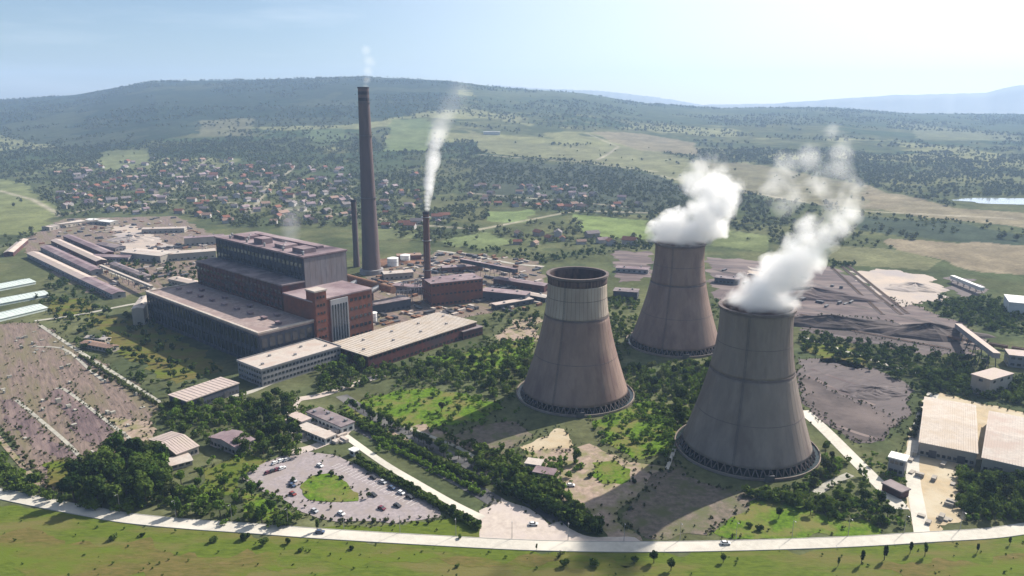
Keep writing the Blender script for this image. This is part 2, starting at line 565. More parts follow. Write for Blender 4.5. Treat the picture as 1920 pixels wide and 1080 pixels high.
for pl_ in ([(0, 358), (60, 374), (112, 402)], [(110, 405), (220, 380), (360, 372), (520, 390), (640, 402)], [(170, 330), (300, 345), (420, 350), (560, 340), (660, 350)], [(260, 395), (330, 350), (380, 305)], [(470, 400), (500, 350), (560, 310)], [(660, 400), (760, 420), (900, 430), (1080, 395), (1250, 400)],
            [(880, 362), (1000, 372), (1180, 388)], [(1240, 330), (1400, 360), (1600, 395), (1900, 410)], [(900, 290), (1100, 305), (1230, 322)], [(1120, 300), (1160, 275), (1100, 250)]):
    lane(pl_, 5.5, (0.30, 0.27, 0.21))
colr *= (0.82 + 0.36 * rnd(21, 9))[..., None]
colr *= (0.80 + 0.40 * rnd(22, 34))[..., None]

nv = NA * NR
me = bpy.data.meshes.new('ground')
me.vertices.add(nv)
me.vertices.foreach_set('co', np.stack([GX, GY, GZ], -1).reshape(-1))
I = np.arange((NR - 1) * (NA - 1))
ii, jj = I // (NA - 1), I % (NA - 1)
q0 = ii * NA + jj
quads = np.stack([q0, q0 + 1, q0 + NA + 1, q0 + NA], -1).astype(np.int32)
me.loops.add(quads.size)
me.loops.foreach_set('vertex_index', quads.reshape(-1))
me.polygons.add(len(quads))
me.polygons.foreach_set('loop_start', np.arange(0, quads.size, 4, dtype=np.int32))
me.polygons.foreach_set('loop_total', np.full(len(quads), 4, np.int32))
me.polygons.foreach_set('use_smooth', np.ones(len(quads), bool))
me.update()
ca = me.color_attributes.new('land', 'FLOAT_COLOR', 'POINT')
ca.data.foreach_set('color', np.concatenate([colr, np.ones(GX.shape + (1,))], -1).reshape(-1).astype(np.float32))
m, t, o = newmat('land')
b = t.nodes.new('ShaderNodeBsdfDiffuse')
at = t.nodes.new('ShaderNodeAttribute')
at.attribute_name = 'land'
g = t.nodes.new('ShaderNodeNewGeometry')
n1 = t.nodes.new('ShaderNodeTexNoise')
n1.inputs['Scale'].default_value = 0.22
n1.inputs['Detail'].default_value = 8
n1.inputs['Roughness'].default_value = .75
t.links.new(g.outputs['Position'], n1.inputs['Vector'])
mr = t.nodes.new('ShaderNodeMapRange')
mr.inputs[1].default_value = .3
mr.inputs[2].default_value = .7
mr.inputs[3].default_value = .62
mr.inputs[4].default_value = 1.38
t.links.new(n1.outputs[0], mr.inputs[0])
vm = t.nodes.new('ShaderNodeVectorMath')
vm.operation = 'SCALE'
t.links.new(at.outputs['Color'], vm.inputs[0])
t.links.new(mr.outputs[0], vm.inputs['Scale'])
t.links.new(vm.outputs[0], b.inputs[0])
t.links.new(b.outputs[0], o.inputs[0])
me.materials.append(m)
link('ground', me, kind='structure')
# the land behind and beyond the surveyed fan
mb = MB()
mb.quad((-12000, -2000, -1.2), (12000, -2000, -1.2), (12000, 10200, -1.2), (-12000, 10200, -1.2))
mat('plain', (0.12, 0.13, 0.07), (0.08, 0.09, 0.05), 0.01)
mb.build('land', 'plain', kind='structure')

# far mountains
mat('mountain', (0.20, 0.22, 0.22), (0.17, 0.19, 0.19), 0.001)


def mountains(pts, Y, seed):
    r2 = random.Random(seed)
    mb = MB()
    xs = np.linspace(pts[0][0], pts[-1][0], 120)
    ys = np.interp(xs, [p[0] for p in pts], [p[1] for p in pts])
    rows = []
    for k_, (dy, f_) in enumerate(((-1300, 0.0), (-700, .4), (-300, .78), (0, 1.0), (500, 0.4))):
        row = []
        for x_, y_ in zip(xs, ys):
            q = Q(x_, y_, Y)
            j = (r2.random() - .5) * 30 * (k_ not in (0,))
            row.append((q[0] * (1 + dy / Y), Y + dy, max(0, q[2] * f_) + (j if f_ < 1 else j * .3)))
        rows.append(row)
    for row in rows:
        mb.v += row
    n = len(xs)
    for k_ in range(4):
        for i in range(n - 1):
            mb.f.append((k_ * n + i, k_ * n + i + 1, (k_ + 1) * n + i + 1, (k_ + 1) * n + i))
    mb.build('mountains', 'mountain', kind='structure', smooth=True)


mountains([(1250, 203), (1330, 196), (1450, 194), (1560, 186), (1680, 178), (1780, 176), (1850, 174), (1905, 160), (2000, 150), (2200, 165), (2500, 185)], 8600, 1)
mountains([(820, 170), (930, 160), (1010, 166), (1120, 170), (1230, 182), (1340, 200)], 9400, 2)
mountains([(-500, 180), (-100, 184), (60, 186), (160, 176), (300, 170)], 9400, 3)

# lake
lz = 2.0 + 0.4
pts = []
for i in range(40):
    a = 6.283 * i / 40
    rr = 1 + .12 * math.sin(3 * a + 1) + .06 * math.sin(7 * a)
    pts.append((LAKE[0] + 150 * rr * math.cos(a) + 20, LAKE[1] + 52 * rr * math.sin(a)))
mat('lake_water', (0.30, 0.34, 0.36), (0.26, 0.30, 0.33), 0.02, rough=.12, spec=.8)
MB().prism(pts, lz - .3, lz).build('water', 'lake_water', kind='structure')

# ------------------------------------------------------------------ roads, yards, lawns: sheets on the ground
LV = [0.0]


def outline(poly, jit, sub=2.5, seed=0):
    """a polygon's edge, worn ragged by long and short wobbles"""
    r2 = random.Random(seed)
    ph = [r2.uniform(0, 6.28) for _ in range(5)]
    res = []
    n = len(poly)
    run = 0.0
    for i in range(n):
        a, b = np.array(poly[i][:2]), np.array(poly[(i + 1) % n][:2])
        d = b - a
        L = np.linalg.norm(d)
        k = min(60, max(1, int(L / sub))) if jit else 1
        nrm = np.array([-d[1], d[0]]) / max(L, 1e-6)
        for j in range(k):
            f_ = j / k
            q = run + L * f_
            env = min(1, 4 * f_ * (1 - f_) * 1.6)
            p = a + d * f_ + nrm * jit * env * (1.3 * math.sin(q / 9 + ph[0]) + .9 * math.sin(q / 4.1 + ph[1]) + .5 * math.sin(q / 1.9 + ph[2]) + r2.uniform(-.35, .35))
            res.append((p[0], p[1]))
        run += L
    return res


EDGES = []


def sheet(name, poly_px, material, z, jit=1.0, label=None):
    pts = outline([P(*p) for p in poly_px], jit, seed=len(name) + len(poly_px))
    if jit and name not in ('meadow', 'dry_meadow'):
        EDGES.extend(pts)
    bm = bmesh.new()
    vs = [bm.verts.new((p[0], p[1], z)) for p in pts]
    f = bm.faces.new(vs)
    f.normal_update()
    if f.normal.z < 0:
        f.normal_flip()
    bmesh.ops.triangulate(bm, faces=bm.faces[:])
    me = bpy.data.meshes.new(name)
    bm.to_mesh(me)
    bm.free()
    me.materials.append(M[material])
    o = link(name, me, kind='structure', label=label)
    return o


def smooth_line(pts, sub=6):
    pts = [np.array(p, float) for p in pts]
    P_ = [2 * pts[0] - pts[1]] + pts + [2 * pts[-1] - pts[-2]]
    out_ = []
    for i in range(1, len(P_) - 2):
        for j in range(sub):
            s = j / sub
            a, b_, c, d = P_[i - 1], P_[i], P_[i + 1], P_[i + 2]
            out_.append(0.5 * ((2 * b_) + (-a + c) * s + (2 * a - 5 * b_ + 4 * c - d) * s * s + (-a + 3 * b_ - 3 * c + d) * s ** 3))
    out_.append(pts[-1])
    return out_


def ribbon(name, line_px, width, material, z, kind='structure', label=None, sub=6, kerbs=False):
    pts = smooth_line([P(*p)[:2] for p in line_px], sub)
    mb = MB()
    L, Rr = [], []
    for i, p in enumerate(pts):
        d = pts[min(i + 1, len(pts) - 1)] - pts[max(i - 1, 0)]
        d = d / np.linalg.norm(d)
        nrm = np.array([-d[1], d[0]])
        L.append(p + nrm * width / 2)
        Rr.append(p - nrm * width / 2)
    n = len(pts)
    mb.v = [(p[0], p[1], z) for p in L] + [(p[0], p[1], z) for p in Rr]
    mb.f = [(n + i, n + i + 1, i + 1, i) for i in range(n - 1)]
    o = mb.build(name, material, kind=kind, label=label)
    if kerbs:
        for side in (L, Rr):
            kb = MB()
            for i in range(n - 1):
                a, b_ = side[i], side[i + 1]
                d = (b_ - a) / np.linalg.norm(b_ - a)
                nr = np.array([-d[1], d[0]]) * .15
                kb.prism([a - nr, b_ - nr, b_ + nr, a + nr], 0, z + .12)
            kb.build('kerb', 'kerb', o)
    return o


# big earth areas first
sheet('meadow', [(-400, 925), (90, 955), (350, 990), (800, 1020), (1200, 1034), (1600, 1024), (1950, 995), (2300, 960), (2300, 1300), (-400, 1300)], 'grass', 0.06, 2.0)
sheet('dry_meadow', [(-200, 985), (100, 1005), (320, 1035), (480, 1040), (560, 1066), (420, 1100), (180, 1090), (-200, 1060)], 'grass_dry', 0.11, 3.0)
sheet('dry_meadow', [(560, 1030), (900, 1045), (1150, 1048), (1240, 1060), (900, 1062), (600, 1052)], 'grass_dry', 0.11, 2.0)
sheet('dry_meadow', [(1640, 1068), (1800, 1050), (1960, 1040), (1960, 1080), (1700, 1085)], 'grass_dry', 0.11, 2.0)
sheet('allotment_field', [(-40, 610), (70, 605), (150, 655), (290, 745), (285, 800), (240, 850), (130, 890), (110, 925), (80, 910), (15, 820), (-60, 700)], 'plots', 0.06, 1.5)
sheet('allotment_field', [(90, 735), (125, 725), (245, 830), (200, 850), (150, 820)], 'plots_dark', 0.11, 1.0)
sheet('allotment_field', [(0, 752), (30, 750), (90, 815), (155, 860), (140, 880), (85, 850), (20, 800)], 'plots_dark', 0.11, 1.0)
sheet('dirt_patch', [(200, 780), (285, 790), (285, 830), (230, 855), (195, 850), (225, 835)], 'dirt', 0.16, 1.0)
sheet('grass_patch', [(80, 870), (120, 858), (140, 880), (115, 925), (85, 905)], 'grass_dry', 0.16, 1.0)
sheet('lawn', [(635, 765), (700, 742), (790, 728), (860, 735), (945, 765), (900, 790), (830, 795), (760, 815), (710, 800)], 'grass_bright', 0.10, 1.5)
sheet('lawn', [(800, 668), (880, 660), (950, 640), (1000, 632), (1000, 690), (930, 700), (870, 698)], 'grass_bright', 0.10, 1.5)
sheet('lawn', [(1110, 790), (1160, 770), (1220, 752), (1262, 790), (1262, 850), (1200, 862), (1140, 832)], 'grass_bright', 0.10, 1.5)
sheet('lawn', [(1325, 1004), (1375, 965), (1420, 938), (1480, 935), (1560, 968), (1640, 985), (1650, 1008), (1400, 1010)], 'grass_bright', 0.10, 1.5)
sheet('lawn', [(590, 988), (640, 985), (760, 985), (830, 975), (860, 960), (905, 992), (902, 1012), (760, 1008)], 'grass', 0.10, 1.0)
sheet('lawn', [(450, 920), (490, 925), (540, 965), (500, 975), (455, 960)], 'grass_bright', 0.10, 1.0)
sheet('lawn', [(380, 880), (450, 850), (500, 862), (455, 892), (440, 930), (380, 930)], 'grass', 0.10, 1.0)
sheet('lawn', [(1500, 640), (1560, 640), (1640, 670), (1620, 690), (1540, 680)], 'grass_dry', 0.10, 2.0)
sheet('dirt_patch', [(975, 838), (1010, 822), (1045, 803), (1060, 810), (1075, 835), (1055, 850), (1010, 850)], 'dirt_tan', 0.11, 1.0)
sheet('dirt_yard', [(985, 850), (1105, 832), (1180, 868), (1262, 872), (1215, 920), (1160, 955), (1165, 985), (1205, 1014), (1150, 1014), (1120, 985), (1040, 918), (1000, 885)], 'dirt', 0.12, 1.0)
sheet('grass_patch', [(1110, 868), (1150, 862), (1182, 880), (1175, 905), (1130, 908), (1112, 895)], 'grass_bright', 0.17, .8)
sheet('dirt_patch', [(720, 800), (800, 795), (850, 820), (880, 838), (820, 836), (745, 822)], 'dirt', 0.13, 1.5)
sheet('dirt_yard', [(1700, 835), (1735, 745), (1760, 735), (1850, 760), (1960, 780), (1960, 880), (1840, 862), (1795, 880), (1812, 975), (1760, 985), (1755, 1010), (1712, 1010), (1706, 900)], 'dirt_tan', 0.11, 1.0)
sheet('coal_yard', [(1325, 482), (1560, 500), (1700, 570), (1790, 600), (1850, 640), (1830, 670), (1500, 605), (1340, 560)], 'coal_mid', 0.07, 3.0)
sheet('coal_yard', [(1500, 600), (1560, 590), (1800, 620), (1820, 670), (1700, 660), (1520, 625)], 'coal', 0.13, 3.0)
sheet('coal_yard', [(1150, 470), (1222, 472), (1222, 520), (1160, 530)], 'coal_mid', 0.13, 3.0)
sheet('ash_ground', [(1496, 672), (1560, 672), (1640, 690), (1700, 720), (1708, 770), (1660, 820), (1610, 832), (1560, 800), (1500, 745)], 'ash', 0.10, 1.5)
sheet('ash_patch', [(1500, 702), (1545, 722), (1600, 752), (1640, 768), (1690, 790), (1658, 820), (1605, 831), (1555, 800), (1503, 755)], 'coal', 0.15, 1.5)
sheet('dirt_yard', [(1165, 962), (1215, 905), (1262, 855), (1285, 895), (1400, 925), (1420, 935), (1370, 970), (1325, 1004), (1225, 1012), (1175, 985)], 'yard_dark', 0.14, 1.2)  # bare dirt, outlined and darkened after the front cooling tower's cast shadow
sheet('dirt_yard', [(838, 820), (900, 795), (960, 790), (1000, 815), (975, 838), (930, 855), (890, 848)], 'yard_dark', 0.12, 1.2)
sheet('sand_ground', [(1590, 508), (1680, 506), (1750, 520), (1780, 562), (1690, 575), (1640, 545)], 'sand', 0.14, 3.0)
sheet('sand_ground', [(1770, 520), (1830, 524), (1850, 550), (1800, 560)], 'ash', 0.14, 3.0)
sheet('field', [(1400, 500), (1500, 510), (1510, 530), (1420, 530)], 'sand', 0.13, 3.0)
sheet('industrial_yard', [(560, 560), (640, 560), (720, 500), (830, 470), (1010, 490), (1030, 560), (900, 590), (700, 640)], 'plots', 0.06, 2.0)
sheet('industrial_yard', [(30, 455), (120, 410), (330, 405), (420, 450), (380, 520), (290, 545), (200, 560), (110, 520)], 'plots', 0.06, 2.0)
sheet('sand_ground', [(212, 425), (250, 420), (300, 450), (340, 470), (300, 478), (225, 465)], 'sand', 0.12, 2.0)
sheet('grass_patch', [(90, 560), (160, 560), (180, 590), (100, 600)], 'grass_dry', 0.09, 1.0)
sheet('dry_meadow', [(160, 590), (290, 600), (420, 690), (330, 720), (220, 660)], 'grass_dry', 0.08, 2.0)
sheet('track', [(960, 600), (1010, 590), (1010, 640), (930, 640)], 'dirt', 0.08, 2.0)

sheet('parking_lot', [(452, 893), (500, 866), (560, 845), (625, 852), (690, 880), (760, 915), (815, 945), (825, 970), (740, 982), (610, 975), (560, 958), (520, 932), (480, 915)], 'parking', 0.16, 0.5)
sheet('traffic_island', [(562, 915), (585, 893), (618, 888), (650, 905), (672, 925), (672, 940), (620, 942), (575, 935)], 'grass_bright', 0.30, 0.5)
sheet('entrance_plaza', [(903, 1018), (903, 985), (898, 958), (928, 945), (940, 934), (965, 945), (1005, 962), (1030, 985), (1052, 978), (1075, 995), (1120, 1008), (1190, 1008), (1215, 1024), (1000, 1032)], 'concrete_yard', 0.17, 0.5)

ribbon('road', [(-260, 862), (-100, 900), (0, 926), (90, 945), (170, 960), (240, 972), (350, 983), (480, 992), (600, 1001), (800, 1013), (1000, 1023), (1200, 1026), (1400, 1023), (1600, 1016), (1750, 1007), (1850, 1001), (1920, 992), (2060, 970), (2300, 930)], 7.5, 'road_pale', 0.22, kerbs=True)
ribbon('access_road', [(1730, 1008), (1722, 960), (1712, 900), (1712, 850), (1730, 780), (1750, 738)], 6.5, 'road_pale', 0.20)
ribbon('access_road', [(650, 790), (700, 815), (800, 868), (880, 912), (945, 950)], 9, 'asphalt', 0.14)
ribbon('avenue', [(640, 742), (690, 775), (780, 822), (880, 872), (980, 930), (1060, 985)], 8, 'asphalt', 0.135)
ribbon('path', [(640, 812), (715, 866), (780, 905), (850, 945), (905, 972)], 4.2, 'road_pale', 0.19)
ribbon('path', [(760, 800), (860, 840), (920, 880), (945, 905)], 2.4, 'path_pale', 0.19)
ribbon('service_road', [(540, 850), (590, 838), (640, 815), (650, 800)], 7, 'concrete_yard', 0.20)
ribbon('service_road', [(720, 703), (660, 722), (600, 742), (555, 752), (545, 785), (565, 830)], 7, 'concrete_yard', 0.20)
ribbon('service_road', [(330, 748), (400, 745), (460, 738), (510, 718), (560, 700)], 5, 'path_pale', 0.18)
ribbon('path', [(30, 750), (90, 800), (130, 835), (165, 875)], 2.2, 'path_pale', 0.19)
ribbon('path', [(105, 728), (125, 733), (185, 778), (240, 820), (280, 848)], 2.2, 'path_pale', 0.19)
ribbon('path', [(75, 610), (150, 660), (230, 710), (300, 755)], 3.0, 'path_pale', 0.19)
ribbon('path', [(60, 650), (120, 655), (170, 695), (195, 715)], 2.2, 'path_pale', 0.19)
ribbon('track', [(-20, 800), (30, 860), (60, 895), (95, 945)], 2.6, 'dirt', 0.19)
ribbon('service_road', [(65, 602), (150, 590), (240, 572), (285, 566)], 5, 'path_pale', 0.19)
ribbon('service_road', [(190, 505), (260, 530), (330, 560)], 4, 'path_pale', 0.19)
ribbon('track', [(1505, 770), (1545, 805), (1600, 860), (1660, 920), (1690, 955)], 7.5, 'road_pale', 0.17)
ribbon('path', [(1530, 925), (1560, 905), (1595, 890)], 4.5, 'path_pale', 0.18)
ribbon('path', [(1250, 880), (1262, 850), (1272, 815)], 2.0, 'road_pale', 0.19)
ribbon('track', [(1340, 700), (1420, 712), (1520, 700), (1600, 705), (1690, 725)], 5, 'ash', 0.18)
ribbon('track', [(1500, 630), (1560, 650), (1650, 680), (1720, 700)], 4, 'path_pale', 0.18)
for q0_, q1_, w_, m_ in [((1500, 545), (1770, 612), 7, 'coal'), ((1520, 530), (1700, 580), 5, 'ash'), ((1340, 505), (1420, 520), 8, 'coal'), ((1330, 495), (1500, 515), 6, 'ash'), ((1500, 618), (1780, 662), 6, 'ash'), ((1500, 575), (1640, 600), 5, 'ash'), ((1750, 600), (1850, 645), 6, 'ash')]:
    ribbon('coal_strip', [q0_, ((q0_[0] + q1_[0]) / 2, (q0_[1] + q1_[1]) / 2 + 2), q1_], w_, m_, 0.19)
for q0_, q1_, w_ in [((1505, 700), (1640, 760), 3), ((1520, 692), (1690, 745), 3), ((1540, 785), (1650, 825), 3)]:
    ribbon('ash_strip', [q0_, ((q0_[0] + q1_[0]) / 2, (q0_[1] + q1_[1]) / 2 + 3), q1_], w_, 'coal_mid', 0.17)
ribbon('track', [(0, 360), (60, 376), (110, 402)], 6, 'path_pale', 0.9) if False else None
ribbon('service_road', [(820, 470), (890, 480), (960, 494), (1020, 500)], 6, 'path_pale', 0.18)

# ------------------------------------------------------------------ cooling towers
H_T, A_T, ZT, CC = 80.0, 18.4, 74.0, 2.48


def rt(z):
    return math.sqrt(A_T ** 2 + ((z - ZT) / CC) ** 2)


def cooling_tower(loc, label, low_mat, up_mat, band_z, soot=0.0):
    o = thing('cooling_tower', label, 'cooling tower', loc, group='hyperbolic cooling towers')
    K = 96
    zb = 4.2

    def shell(z0, z1, n, off=0.0, th=0.7):
        pr = [(rt(z0 + (z1 - z0) * i / n) + off, z0 + (z1 - z0) * i / n) for i in range(n + 1)]
        inn = [(r_ - th, z_) for r_, z_ in reversed(pr)]
        return pr + inn
    MB().lathe(shell(zb, band_z - .5, 26), K, True).build('lower_shell', low_mat, o, smooth=True)
    MB().lathe(shell(band_z + .5, H_T - 1.3 - soot, 22), K, True).build('upper_shell', up_mat, o, smooth=True)
    if soot:
        MB().lathe(shell(H_T - 1.3 - soot, H_T - 1.3, 3, .03, .76), K, True).build('sooty_collar', 'tower_soot', o, smooth=True)
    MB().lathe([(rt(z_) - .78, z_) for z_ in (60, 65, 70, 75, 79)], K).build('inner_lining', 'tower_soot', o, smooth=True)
    MB().box(-2.4, 2.4, -.6, .25, 0, 3.4).build('access_door', 'steel_dark', o).location = (0, -(rg_ := rt(0) + 2.9), 0)
    MB().lathe(shell(band_z - .5, band_z + .5, 2, .2, 1.2), K, True).build('ring_band', 'tower_band', o)
    MB().lathe(shell(H_T - 1.3, H_T, 1, .9, 1.8), K, True).build('rim', 'tower_band', o)
    for zz in (band_z * .52, band_z + (H_T - band_z) * .45):
        MB().lathe(shell(zz - .12, zz + .12, 1, .1, .5), K, True).build('lift_joint', 'tower_band', o)
    # meridian ribs
    rib = MB()
    for i in range(14):
        z0, z1 = zb + 1 + i * (H_T - 3 - zb) / 14, zb + 1 + (i + 1) * (H_T - 3 - zb) / 14
        a, b_ = rt(z0), rt(z1)
        rib.v += [(a - .1, -.1, z0), (a + .03, -.1, z0), (a + .03, .1, z0), (a - .1, .1, z0), (b_ - .1, -.1, z1), (b_ + .03, -.1, z1), (b_ + .03, .1, z1), (b_ - .1, .1, z1)]
        n = len(rib.v) - 8
        rib.f += [(n, n + 1, n + 5, n + 4), (n + 1, n + 2, n + 6, n + 5), (n + 2, n + 3, n + 7, n + 6), (n + 3, n, n + 4, n + 7)]
    rme = rib.mesh('rib', low_mat)
    for i in range(48):
        r_ = link('rib', rme, o)
        r_.rotation_euler = (0, 0, 6.28318 * i / 48)
    rb, rg = rt(zb) - .35, rt(0) + .6
    st_ = MB()
    da = 6.28318 / 56
    st_.bar((rg, 0, -.2), (rb * math.cos(da / 2), rb * math.sin(da / 2), zb + .3), .3, 6)
    st_.bar((rg, 0, -.2), (rb * math.cos(da / 2), -rb * math.sin(da / 2), zb + .3), .3, 6)
    sme = st_.mesh('strut', 'tower_band')
    for i in range(56):
        s_ = link('strut', sme, o)
        s_.rotation_euler = (0, 0, da * i)
    bz = MB()
    bz.lathe([(rg + 2.2, 0.2), (rg + 2.2, 1.6), (rg + 1.7, 1.6), (rg + 1.7, 0.2)], K, True)
    bz.build('basin_wall', 'tower_concrete', o)
    wt = MB().lathe([(rg + 1.7, .9), (0.01, .9)], K)
    wt.build('basin_water', 'basin_water', o)
    fl = MB().lathe([(rt(7) - 1.0, 7.0), (rt(10) - 1.2, 9.5), (0.01, 9.6)], 48)
    fl.build('fill_deck', 'steel_dark', o)
    # stair and ladder on the flank
    ld = MB()
    for i in range(26):
        z0, z1 = 1 + i * (H_T - 1) / 26, 1 + (i + 1) * (H_T - 1) / 26
        for s_ in (-.35, .35):
            ld.bar((rt(max(z0, 6)) + .5, s_, z0), (rt(max(z1, 6)) + .5, s_, z1), .09, 4)
        ld.bar((rt(max(z0, 6)) + .5, -.35, z0), (rt(max(z0, 6)) + .5, .35, z0), .06, 4)
    l_ = ld.build('ladder', 'steel_dark', o)
    l_.rotation_euler = (0, 0, R(-118))
    return o


T1, T2, T3 = (127, 372, 0), (40.6, 450, 0), (127.8, 557, 0)
cooling_tower(T1, 'nearest and largest looking cooling tower, grey, steaming, with basin shadow beside the road', 'tower_concrete', 'tower_concrete', 46)
cooling_tower(T2, 'cooling tower without steam, pale upper half and open dark mouth', 'tower_red', 'tower_concrete_pale', 54, soot=4.5)
cooling_tower(T3, 'reddish cooling tower farthest back, steaming, behind the other two', 'tower_red', 'tower_red', 50)

# ------------------------------------------------------------------ chimneys
cb = P(697, 512)
o = thing('chimney', 'very tall tapered dark chimney behind the boiler house, thin smoke at its top', 'chimney', tuple(cb))
prev = None
segs = [(0, 28, 10.6, 9.4), (28, 84, 9.4, 7.9), (84, 150, 7.9, 6.5), (150, 186, 6.5, 5.9)]
for i, (z0, z1, r0, r1) in enumerate(segs):
    MB().lathe([(r0, z0), (r1, z1)], 40).build('shaft', 'chimney_concrete', o, smooth=True)
for i in range(4):
    z0 = 186 + i * 3.2
    MB().lathe([(5.9 - i * .03, z0), (5.87 - i * .03, z0 + 3.2)], 40).build('painted_band', 'chimney_soot' if i % 2 == 0 else 'chimney_concrete', o, smooth=True)
MB().lathe([(6.2, 198.8), (6.2, 200.2), (5.0, 200.2), (5.0, 198.8)], 40, True).build('rim', 'chimney_soot', o)
for zz, rr in ((84, 7.9), (150, 6.5), (184, 5.95)):
    pl = MB().lathe([(rr, zz), (rr + 1.5, zz), (rr + 1.5, zz + .25), (rr, zz + .25)], 40, True)
    q = pl.build('platform', 'steel_dark', o)
    MB().lathe([(rr + 1.45, zz + 1.1), (rr + 1.5, zz + 1.1), (rr + 1.5, zz + 1.25), (rr + 1.45, zz + 1.25)], 40, True).build('railing', 'steel_dark', q)
MB().lathe([(13, 0), (13, 5), (10.6, 5.2)], 40).build('plinth', 'wall_grey', o)

cb2 = P(803, 563)
o = thing('chimney', 'slim steel chimney right of the tall one, blowing a white steam jet', 'chimney', tuple(cb2))
MB().lathe([(4.4, 0), (3.3, 30), (2.9, 84)], 24).build('shaft', 'chimney_rust', o, smooth=True)
MB().lathe([(3.2, 83), (3.2, 85), (2.6, 85), (2.6, 83)], 24, True).build('rim', 'chimney_soot', o)
for zz in (30, 58, 80):
    MB().lathe([(2.9, zz), (4.6, zz), (4.6, zz + .3), (2.9, zz + .3)], 24, True).build('platform', 'steel', o)
for i in range(3):
    a = i * 2.094 + .3
    MB().bar((15 * math.cos(a), 15 * math.sin(a), 0), (2.3 * math.cos(a), 2.3 * math.sin(a), 58), .12, 4).build('guy_wire', 'steel', o)

cb3 = P(669, 500)
o = thing('chimney', 'short dark stack standing close on the left of the tall chimney', 'chimney', tuple(cb3))
MB().lathe([(4.0, 0), (3.3, 20), (3.0, 76)], 20).build('shaft', 'chimney_concrete', o, smooth=True)
MB().lathe([(3.3, 75), (3.3, 77.5), (2.6, 77.5), (2.6, 75)], 20, True).build('rim', 'chimney_soot', o)

# ------------------------------------------------------------------ main power block
OX, OY = P(490, 690)[:2]
AX = np.array([-0.747, 0.665])
BX = np.array([0.665, 0.747])
RZ = math.atan2(AX[1], AX[0])   # local x runs along A, local -y along B


def frame_thing(name, label, cat, L, Bo, z=0):
    p = np.array([OX, OY]) + AX * L + BX * Bo
    return thing(name, label, cat, (p[0], p[1], z), RZ)


def bb(mb, L0, L1, B0, B1, z0, z1):
    """box in the power block's frame: L along the hall, B into its depth"""
    mb.box(L0, L1, -B1, -B0, z0, z1)
    return mb


def windows(parent, n, rows, x0, x1, z0, z1, y, w_, h_, m='glass', axis='x', d=.12):
    """single panes set proud of a wall; one shared mesh"""
    if axis == 'x':
        me_ = MB().box(-w_ / 2, w_ / 2, -d, d, 0, h_).mesh('window', m)
    else:
        me_ = MB().box(-d, d, -w_ / 2, w_ / 2, 0, h_).mesh('window', m)
    for r_ in range(rows):
        zz = z0 + (z1 - z0) * (r_ / max(rows - 1, 1)) if rows > 1 else z0
        for i in range(n):
            xx = x0 + (x1 - x0) * (i + .5) / n
            link('window', me_, parent, (xx, y, zz) if axis == 'x' else (y, xx, zz))


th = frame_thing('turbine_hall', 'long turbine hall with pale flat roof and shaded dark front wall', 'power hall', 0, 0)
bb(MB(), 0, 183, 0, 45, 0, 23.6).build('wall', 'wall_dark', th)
bb(MB(), -.4, 183.4, -.4, 45, 23.6, 25).build('roof', 'roof_tan', th)
mb = MB()
bb(mb, -.9, 183.9, -.9, 1.2, 25, 26.3)
bb(mb, -.9, 1.0, 1.2, 45, 25, 26.3)
bb(mb, 182.2, 183.9, 1.2, 45, 25, 26.3)
mb.build('parapet', 'roof_pale', th)
pme = MB().box(-.5, .5, -.35, .35, 0, 23.6).mesh('pilaster', 'wall_dark')
for i in range(31):
    link('pilaster', pme, th, (1 + i * 6.03, .3, 0))
windows(th, 30, 1, 1, 183, 14, 14, .1, 4.2, 7.5)
windows(th, 30, 1, 1, 183, 3, 3, .1, 4.2, 7.0)
windows(th, 7, 1, -44, -1, 13, 13, -.1, 4.2, 8.0, axis='y')
windows(th, 7, 1, -44, -1, 3, 3, -.1, 4.2, 6.0, axis='y')
vme = MB().box(-2.6, 2.6, -1.3, 1.3, 0, 1.6).box(-3.0, 3.0, -1.7, 1.7, 1.6, 2.0).mesh('roof_ventilator', 'roof_mauve')
for i in range(9):
    link('roof_ventilator', vme, th, (12 + i * 20, -23, 25))
    if i % 2:
        link('roof_ventilator', vme, th, (12 + i * 20, -34, 25))

bh = frame_thing('boiler_house', 'tallest block of the power plant, mauve roof, dark wall over red brick bunker bay', 'power hall', 0, 0)
bb(MB(), 40.2, 181, 45, 65, 0, 45).build('bunker_bay', 'brick_dark', bh)
bb(MB(), 39.6, 181.6, 44.5, 65, 45, 46).build('bunker_roof', 'roof_dark', bh)
for i in range(23):
    if i == 0:
        p2 = MB().box(-.4, .4, -.3, .3, 0, 44.8).mesh('pier', 'brick_dark')
    link('pier', p2, bh, (41.5 + i * 6.05, -44.8, 0))
windows(bh, 23, 3, 41, 181, 27, 38.5, -44.9, 3.4, 2.6)
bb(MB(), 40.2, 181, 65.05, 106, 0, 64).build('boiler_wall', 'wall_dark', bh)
bb(MB(), 39.4, 181.8, 64.4, 106.8, 64, 65.3).build('roof', 'roof_mauve', bh)
